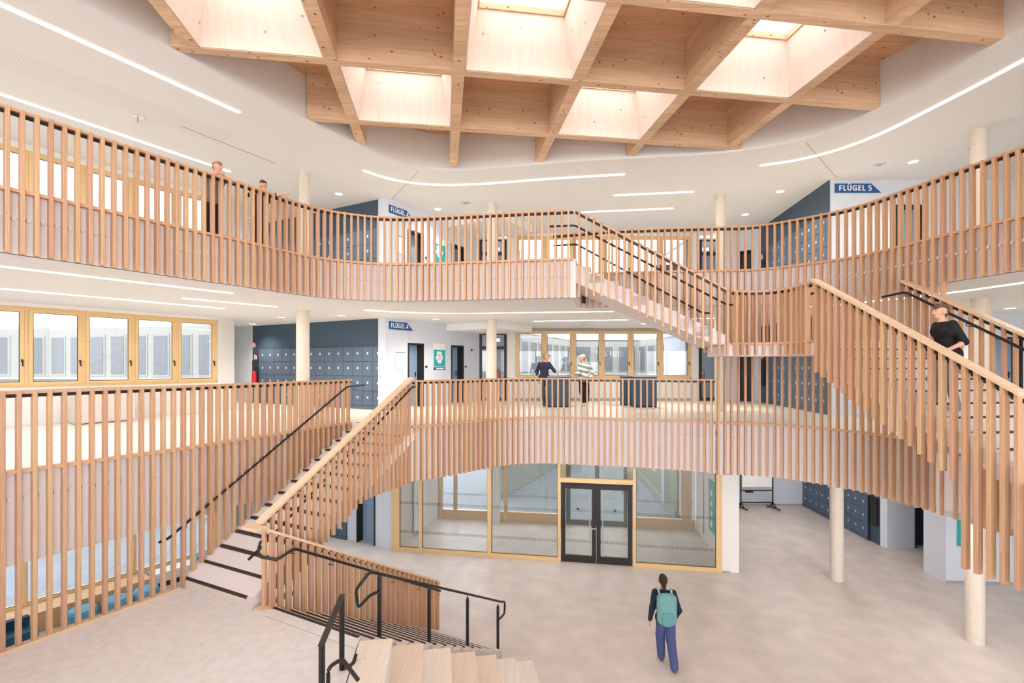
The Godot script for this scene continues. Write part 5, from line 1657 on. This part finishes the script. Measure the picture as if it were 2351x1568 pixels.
func hand_bones(wrist: Vector3, dir: Vector3, palm: Vector3, side: float, curl: float) -> Array:
	var d := dir.normalized()
	var pn := (palm - d * palm.dot(d)).normalized()
	var sx := d.cross(pn).normalized() * side
	var out := [[wrist, wrist + d * 0.03, 0.024, 0.026], [wrist + d * 0.03 + sx * 0.014, wrist + d * 0.085 + sx * 0.022, 0.02, 0.017], [wrist + d * 0.03 - sx * 0.014, wrist + d * 0.08 - sx * 0.022, 0.02, 0.016]]
	for k in 4:
		var root := wrist + d * 0.085 + sx * (0.03 - 0.02 * k)
		var l: float = [0.07, 0.08, 0.074, 0.058][k]
		var m := root + (d * cos(curl) + pn * sin(curl)) * l * 0.5
		out.append([root, m, 0.0095, 0.009])
		out.append([m, m + (d * cos(curl * 2.2) + pn * sin(curl * 2.2)) * l * 0.5, 0.009, 0.0075])
	var th := wrist + d * 0.03 + sx * 0.03
	var t2 := th + (d * 0.6 + sx * 0.7 + pn * 0.3).normalized() * 0.04
	out.append([th, t2, 0.012, 0.0105])
	out.append([t2, t2 + (d * 0.85 + sx * 0.25 + pn * 0.4).normalized() * 0.032, 0.0105, 0.008])
	return out

# J: joints of a 1.72 m figure in its own axes (x right, y up, z to its front); opt: colours and clothing
func person(label: String, at: Vector3, turn: float, sc: float, J: Dictionary, opt: Dictionary) -> Node3D:
	var t := thing("person", label, "person", at, turn)
	t.scale = Vector3.ONE * sc
	var g := func(n: String, d: Vector3) -> Vector3: return J.get(n, d)
	var hip: Vector3 = g.call("hip", Vector3(0, 0.93, 0))
	var chest: Vector3 = g.call("chest", Vector3(0, 1.3, 0))
	var neck: Vector3 = g.call("neck", Vector3(0, 1.45, 0))
	var head: Vector3 = g.call("head", Vector3(0, 1.6, 0.01))
	var face: Vector3 = g.call("face", Vector3(0, 0, 1)).normalized()
	var across: Vector3 = g.call("across", Vector3(1, 0, 0)).normalized()
	var skin: Color = opt.get("skin", Color(0.85, 0.64, 0.54))
	var arms := []
	var sleeves := []
	var legs := []
	var trousers := []
	var shoes := []
	var hands := []
	var sleeve: float = opt.get("sleeve", 1.0)
	for s in [-1.0, 1.0]:
		var k: String = "l" if s < 0 else "r"
		var sh: Vector3 = g.call("shoulder_" + k, chest + across * s * 0.17 + Vector3(0, 0.09, 0))
		var el: Vector3 = g.call("elbow_" + k, sh + Vector3(s * 0.05, -0.28, -0.02))
		var wr: Vector3 = g.call("wrist_" + k, el + Vector3(0, -0.25, 0.05))
		var hj: Vector3 = hip + across * s * 0.085
		var kn: Vector3 = g.call("knee_" + k, hj + Vector3(0, -0.43, 0.02))
		var an: Vector3 = g.call("ankle_" + k, kn + Vector3(0, -0.42, -0.02))
		var toe: Vector3 = g.call("toe_" + k, an + Vector3(0, -0.05, 0.15))
		arms += [[sh, el, 0.05, 0.038], [el, wr, 0.039, 0.026]]
		sleeves.append([sh, el, 0.066, 0.054])
		if sleeve > 0.5:
			sleeves.append([el, el.lerp(wr, clampf((sleeve - 0.5) * 2.0, 0.1, 0.97)), 0.054, 0.042])
		legs += [[hj, kn, 0.08, 0.055], [kn, an, 0.056, 0.038], [an, toe, 0.04, 0.03]]
		var wl: float = opt.get("loose", 0.0)
		trousers += [[hj, kn, 0.098, 0.07 + wl], [kn, an.lerp(kn, opt.get("hem", 0.04)), 0.07 + wl, 0.056 + wl]]
		shoes += [[an + Vector3(0, -0.02, 0), toe, 0.05, 0.04], [an + Vector3(0, -0.035, 0) - (toe - an) * 0.25, toe, 0.042, 0.036]]
		hands += hand_bones(wr, (wr - el), g.call("palm_" + k, Vector3(-s * across.x, 0, -s * across.z)), -s, opt.get("curl", 0.35))
	var torso := [[hip - across * 0.07, hip + across * 0.07, 0.12, 0.12], [hip, chest, 0.118, 0.125], [chest - across * 0.085, chest + across * 0.085, 0.11, 0.11], [chest, neck, 0.1, 0.05]]
	var skull := [[head + Vector3(0, 0.03, 0) - face * 0.025, head + Vector3(0, 0.03, 0) + face * 0.01, 0.082, 0.08], [head + Vector3(0, -0.03, 0) + face * 0.03, head + Vector3(0, -0.065, 0) + face * 0.045, 0.058, 0.042], [head + face * 0.085 + Vector3(0, 0.015, 0), head + face * 0.105 + Vector3(0, -0.018, 0), 0.01, 0.015]]
	var ear := face.cross(Vector3.UP).normalized()
	for s in [-1.0, 1.0]:
		skull.append([head + ear * s * 0.08 + Vector3(0, 0.015, 0), head + ear * s * 0.083 + Vector3(0, -0.02, 0), 0.017, 0.012])
	var body: Array = torso + arms + legs + [[neck - Vector3(0, 0.03, 0), head - Vector3(0, 0.03, 0), 0.05, 0.048]]
	var sm := plain(skin, 0.6)
	# the body, its finer head and hands, as one surface tool
	var st := SurfaceTool.new()
	st.begin(Mesh.PRIMITIVE_TRIANGLES)
	st.append_from(nets(body, 0.018, 0.035), 0, Transform3D.IDENTITY)
	st.append_from(nets(skull, 0.009, 0.03), 0, Transform3D.IDENTITY)
	st.append_from(nets(hands.slice(0, hands.size() / 2), 0.006, 0.008), 0, Transform3D.IDENTITY)
	st.append_from(nets(hands.slice(hands.size() / 2), 0.006, 0.008), 0, Transform3D.IDENTITY)
	put("body", st.commit(), sm, t)
	var up := []
	for b in torso:
		up.append([b[0], b[1], b[2] + 0.016, b[3] + 0.012])
	up[3] = [chest, neck - Vector3(0, 0.03, 0), 0.11, 0.066]
	up.append([hip - across * 0.06 + Vector3(0, -0.02, 0), hip + across * 0.06 + Vector3(0, -0.02, 0), 0.138, 0.138])
	var shirt := nets(up + sleeves, 0.017, 0.03, opt.get("pattern"))
	var sh_m := plain(opt.get("shirt", Color.WHITE), 0.85)
	if opt.has("pattern"):
		sh_m = plain(Color.WHITE, 0.85)
		sh_m.vertex_color_use_as_albedo = true
	put("top", shirt, sh_m, t)
	trousers.append([hip - across * 0.05 - Vector3(0, 0.02, 0), hip + across * 0.05 - Vector3(0, 0.02, 0), 0.13, 0.13])
	put("trousers", nets(trousers, 0.018, 0.02), plain(opt.get("trouser", Color(0.2, 0.2, 0.22)), 0.85), t)
	put("shoes", nets(shoes, 0.014, 0.015), plain(opt.get("shoe", Color(0.2, 0.18, 0.18)), 0.6), t)
	for s in [-1.0, 1.0]:
		put("eye", lathe([Vector2(0.0, -0.009), Vector2(0.009, 0.0), Vector2(0.0, 0.009)], 8), M.black, t, Transform3D(Basis(), head + face * 0.083 + ear * s * 0.033 + Vector3(0, 0.02, 0)))
	bar("mouth", head + face * 0.089 - ear * 0.022 + Vector3(0, -0.05, 0), head + face * 0.089 + ear * 0.022 + Vector3(0, -0.05, 0), 0.008, 0.008, plain(Color(0.65, 0.35, 0.33), 0.6), t)
	if opt.has("hair"):
		var hb := [[head + Vector3(0, 0.055, 0) - face * 0.03, head + Vector3(0, 0.065, 0) + face * 0.025, 0.083, 0.07], [head + Vector3(0, 0.0, 0) - face * 0.045, head + Vector3(0, -0.03, 0) - face * 0.05, 0.072, 0.05]]
		for h in opt.get("hair_more", []):
			hb.append(h)
		put("hair", nets(hb, 0.01, 0.03), plain(opt.hair, 0.8), t)
	if opt.has("cap"):
		put("cap", nets([[head + Vector3(0, 0.06, 0) - face * 0.035, head + Vector3(0, 0.062, 0) + face * 0.03, 0.088, 0.074], [head + face * 0.07 + Vector3(0, 0.055, 0) - ear * 0.04, head + face * 0.07 + Vector3(0, 0.055, 0) + ear * 0.04, 0.012, 0.012], [head + face * 0.07 + Vector3(0, 0.055, 0), head + face * 0.15 + Vector3(0, 0.04, 0), 0.03, 0.012]], 0.01, 0.02), plain(opt.cap, 0.85), t)
	return t

func people() -> void:
	# man with cap at the standing table
	person("man in a navy jumper and brown flat cap resting a hand on the standing table", V(Vector2(1.05, 15.75), F1), 0.0, 0.99, {"head": Vector3(0.06, 1.6, 0.02), "neck": Vector3(0.02, 1.45, 0.0), "face": Vector3(0.95, 0, 0.3), "across": Vector3(0.9, 0, -0.43), "elbow_r": Vector3(0.31, 1.17, 0.0), "wrist_r": Vector3(0.44, 1.04, 0.12), "palm_r": Vector3(0, -1, 0), "elbow_l": Vector3(-0.25, 1.12, 0.0), "wrist_l": Vector3(-0.22, 0.88, 0.1), "knee_l": Vector3(-0.04, 0.5, 0.06), "ankle_l": Vector3(0.0, 0.08, 0.0), "toe_l": Vector3(0.08, 0.03, 0.12), "knee_r": Vector3(0.15, 0.5, 0.04), "ankle_r": Vector3(0.1, 0.12, 0.14), "toe_r": Vector3(0.1, 0.04, 0.24)}, {"shirt": Color(0.16, 0.165, 0.25), "trouser": Color(0.33, 0.325, 0.36), "sleeve": 0.7, "cap": Color(0.62, 0.5, 0.42), "hair": Color(0.6, 0.47, 0.4)})
	var stripe := func(p: Vector3) -> Color: return Color(0.23, 0.28, 0.25) if fposmod(p.y + p.x * 0.25 + 0.02, 0.16) < 0.075 else Color(0.8, 0.78, 0.72)
	person("woman in a green and white striped jumper and pale cap at the standing table", V(Vector2(2.33, 15.75), F1), 0.0, 0.98, {"head": Vector3(-0.06, 1.58, 0.02), "neck": Vector3(-0.02, 1.44, 0), "chest": Vector3(0.02, 1.28, 0), "face": Vector3(-0.95, -0.1, 0.25), "across": Vector3(0.8, 0, 0.5), "elbow_l": Vector3(-0.2, 1.1, 0.12), "wrist_l": Vector3(-0.36, 1.04, 0.16), "palm_l": Vector3(0, -1, 0), "elbow_r": Vector3(0.27, 1.1, 0.05), "wrist_r": Vector3(0.2, 0.92, 0.16), "knee_l": Vector3(-0.06, 0.5, 0.06), "ankle_l": Vector3(0.02, 0.1, 0.02), "toe_l": Vector3(-0.1, 0.03, 0.1), "knee_r": Vector3(0.08, 0.5, 0.0), "ankle_r": Vector3(0.1, 0.1, -0.08), "toe_r": Vector3(0.0, 0.03, 0.0)}, {"pattern": stripe, "trouser": Color(0.1, 0.09, 0.09), "loose": 0.035, "hem": 0.25, "shoe": Color(0.85, 0.82, 0.78), "cap": Color(0.86, 0.8, 0.7), "hair": Color(0.6, 0.42, 0.28)})
	# walker with backpack, seen from behind
	var w := person("person in a navy jacket and blue trousers walking away with a turquoise backpack", V(Vector2(2.98, 9.4), GF), PI - 0.12, 1.0, {"chest": Vector3(0.03, 1.3, 0.03), "neck": Vector3(0.04, 1.46, 0.04), "head": Vector3(0.05, 1.6, 0.05), "hip": Vector3(0.0, 0.93, 0.0), "elbow_l": Vector3(-0.23, 1.1, -0.06), "wrist_l": Vector3(-0.2, 0.88, 0.1), "elbow_r": Vector3(0.27, 1.12, -0.06), "wrist_r": Vector3(0.3, 0.86, 0.02), "knee_l": Vector3(-0.09, 0.5, 0.0), "ankle_l": Vector3(-0.11, 0.1, -0.26), "toe_l": Vector3(-0.12, 0.03, -0.15), "knee_r": Vector3(0.08, 0.5, 0.14), "ankle_r": Vector3(0.06, 0.08, 0.16), "toe_r": Vector3(0.06, 0.03, 0.31)}, {"shirt": Color(0.085, 0.135, 0.2), "trouser": Color(0.28, 0.32, 0.5), "loose": 0.02, "shoe": Color(0.35, 0.27, 0.22), "hair": Color(0.22, 0.13, 0.1), "hair_more": [[Vector3(0.05, 1.62, -0.06), Vector3(0.05, 1.5, -0.08), 0.055, 0.03]]})
	var pack := thing("backpack", "turquoise backpack worn by the walking person", "backpack", w.position, w.rotation.y)
	put("bag", nets([[Vector3(-0.06, 1.38, -0.17), Vector3(0.1, 1.38, -0.17), 0.075, 0.075], [Vector3(-0.08, 1.36, -0.18), Vector3(-0.07, 0.98, -0.2), 0.085, 0.095], [Vector3(0.02, 1.38, -0.19), Vector3(0.02, 0.96, -0.22), 0.09, 0.1], [Vector3(0.12, 1.36, -0.18), Vector3(0.11, 0.98, -0.2), 0.085, 0.095]], 0.014, 0.05), plain(Color(0.42, 0.62, 0.62), 0.8), pack)
	put("front_pocket", nets([[Vector3(-0.05, 1.12, -0.275), Vector3(0.09, 1.12, -0.275), 0.045, 0.045], [Vector3(-0.05, 1.04, -0.28), Vector3(0.09, 1.04, -0.28), 0.05, 0.05], [Vector3(-0.05, 0.96, -0.27), Vector3(0.09, 0.96, -0.27), 0.05, 0.05]], 0.012, 0.04), plain(Color(0.39, 0.58, 0.59), 0.8), pack)
	for s in [-1, 1]:
		tube("strap", [Vector3(0.02 + s * 0.1, 1.34, -0.14), Vector3(0.03 + s * 0.12, 1.475, -0.05), Vector3(0.03 + s * 0.13, 1.46, 0.06), Vector3(0.03 + s * 0.14, 1.25, 0.17), Vector3(0.02 + s * 0.16, 1.05, 0.05)], 0.022, plain(Color(0.6, 0.78, 0.8), 0.8), pack, 6)
	# two youths leaning on the top railing
	person("youth in a grey shirt with short fair hair leaning on the top floor railing", V(Vector2(-5.19, 8.42), F2), 0.75, 0.79, {"hip": Vector3(0, 0.9, -0.1), "chest": Vector3(0.02, 1.24, 0.05), "neck": Vector3(0.04, 1.38, 0.13), "head": Vector3(0.06, 1.52, 0.17), "face": Vector3(0.6, 0.1, 0.8), "elbow_l": Vector3(-0.24, 1.22, 0.3), "wrist_l": Vector3(-0.02, 1.3, 0.42), "elbow_r": Vector3(0.3, 1.22, 0.3), "wrist_r": Vector3(0.08, 1.31, 0.44)}, {"shirt": Color(0.52, 0.5, 0.5), "sleeve": 0.4, "trouser": Color(0.13, 0.13, 0.16), "hair": Color(0.62, 0.45, 0.32), "shoe": Color(0.7, 0.68, 0.66)})
	person("youth in dark patterned clothes with brown hair and arms folded on the top floor railing", V(Vector2(-4.75, 9.22), F2), 0.45, 0.78, {"hip": Vector3(-0.06, 0.9, -0.12), "chest": Vector3(0.0, 1.22, 0.05), "neck": Vector3(0.02, 1.35, 0.13), "head": Vector3(0.03, 1.5, 0.18), "face": Vector3(-0.3, -0.1, 0.9), "elbow_l": Vector3(-0.26, 1.2, 0.28), "wrist_l": Vector3(-0.02, 1.3, 0.42), "elbow_r": Vector3(0.3, 1.26, 0.34), "wrist_r": Vector3(0.5, 1.31, 0.4)}, {"shirt": Color(0.09, 0.09, 0.13), "sleeve": 0.45, "trouser": Color(0.08, 0.075, 0.08), "hair": Color(0.32, 0.22, 0.16)})
	# person on the stair
	person("person in a black shirt and pale jeans walking down the flight below the half landing", Vector3(5.98, 5.12, -6.66), -1.75, 0.9, {"chest": Vector3(0, 1.28, 0.05), "neck": Vector3(0, 1.42, 0.08), "head": Vector3(0, 1.57, 0.1), "elbow_l": Vector3(-0.2, 1.1, -0.02), "wrist_l": Vector3(-0.12, 1.05, 0.24), "elbow_r": Vector3(0.22, 1.1, -0.08), "wrist_r": Vector3(0.2, 0.98, 0.14), "knee_l": Vector3(-0.09, 0.55, 0.16), "ankle_l": Vector3(-0.09, 0.12, 0.1), "toe_l": Vector3(-0.09, 0.06, 0.24), "knee_r": Vector3(0.09, 0.5, 0.02), "ankle_r": Vector3(0.09, 0.08, -0.06), "toe_r": Vector3(0.09, 0.03, 0.08)}, {"shirt": Color(0.06, 0.06, 0.065), "sleeve": 0.35, "trouser": Color(0.5, 0.53, 0.58), "hair": Color(0.36, 0.28, 0.23), "shoe": Color(0.8, 0.8, 0.8)})
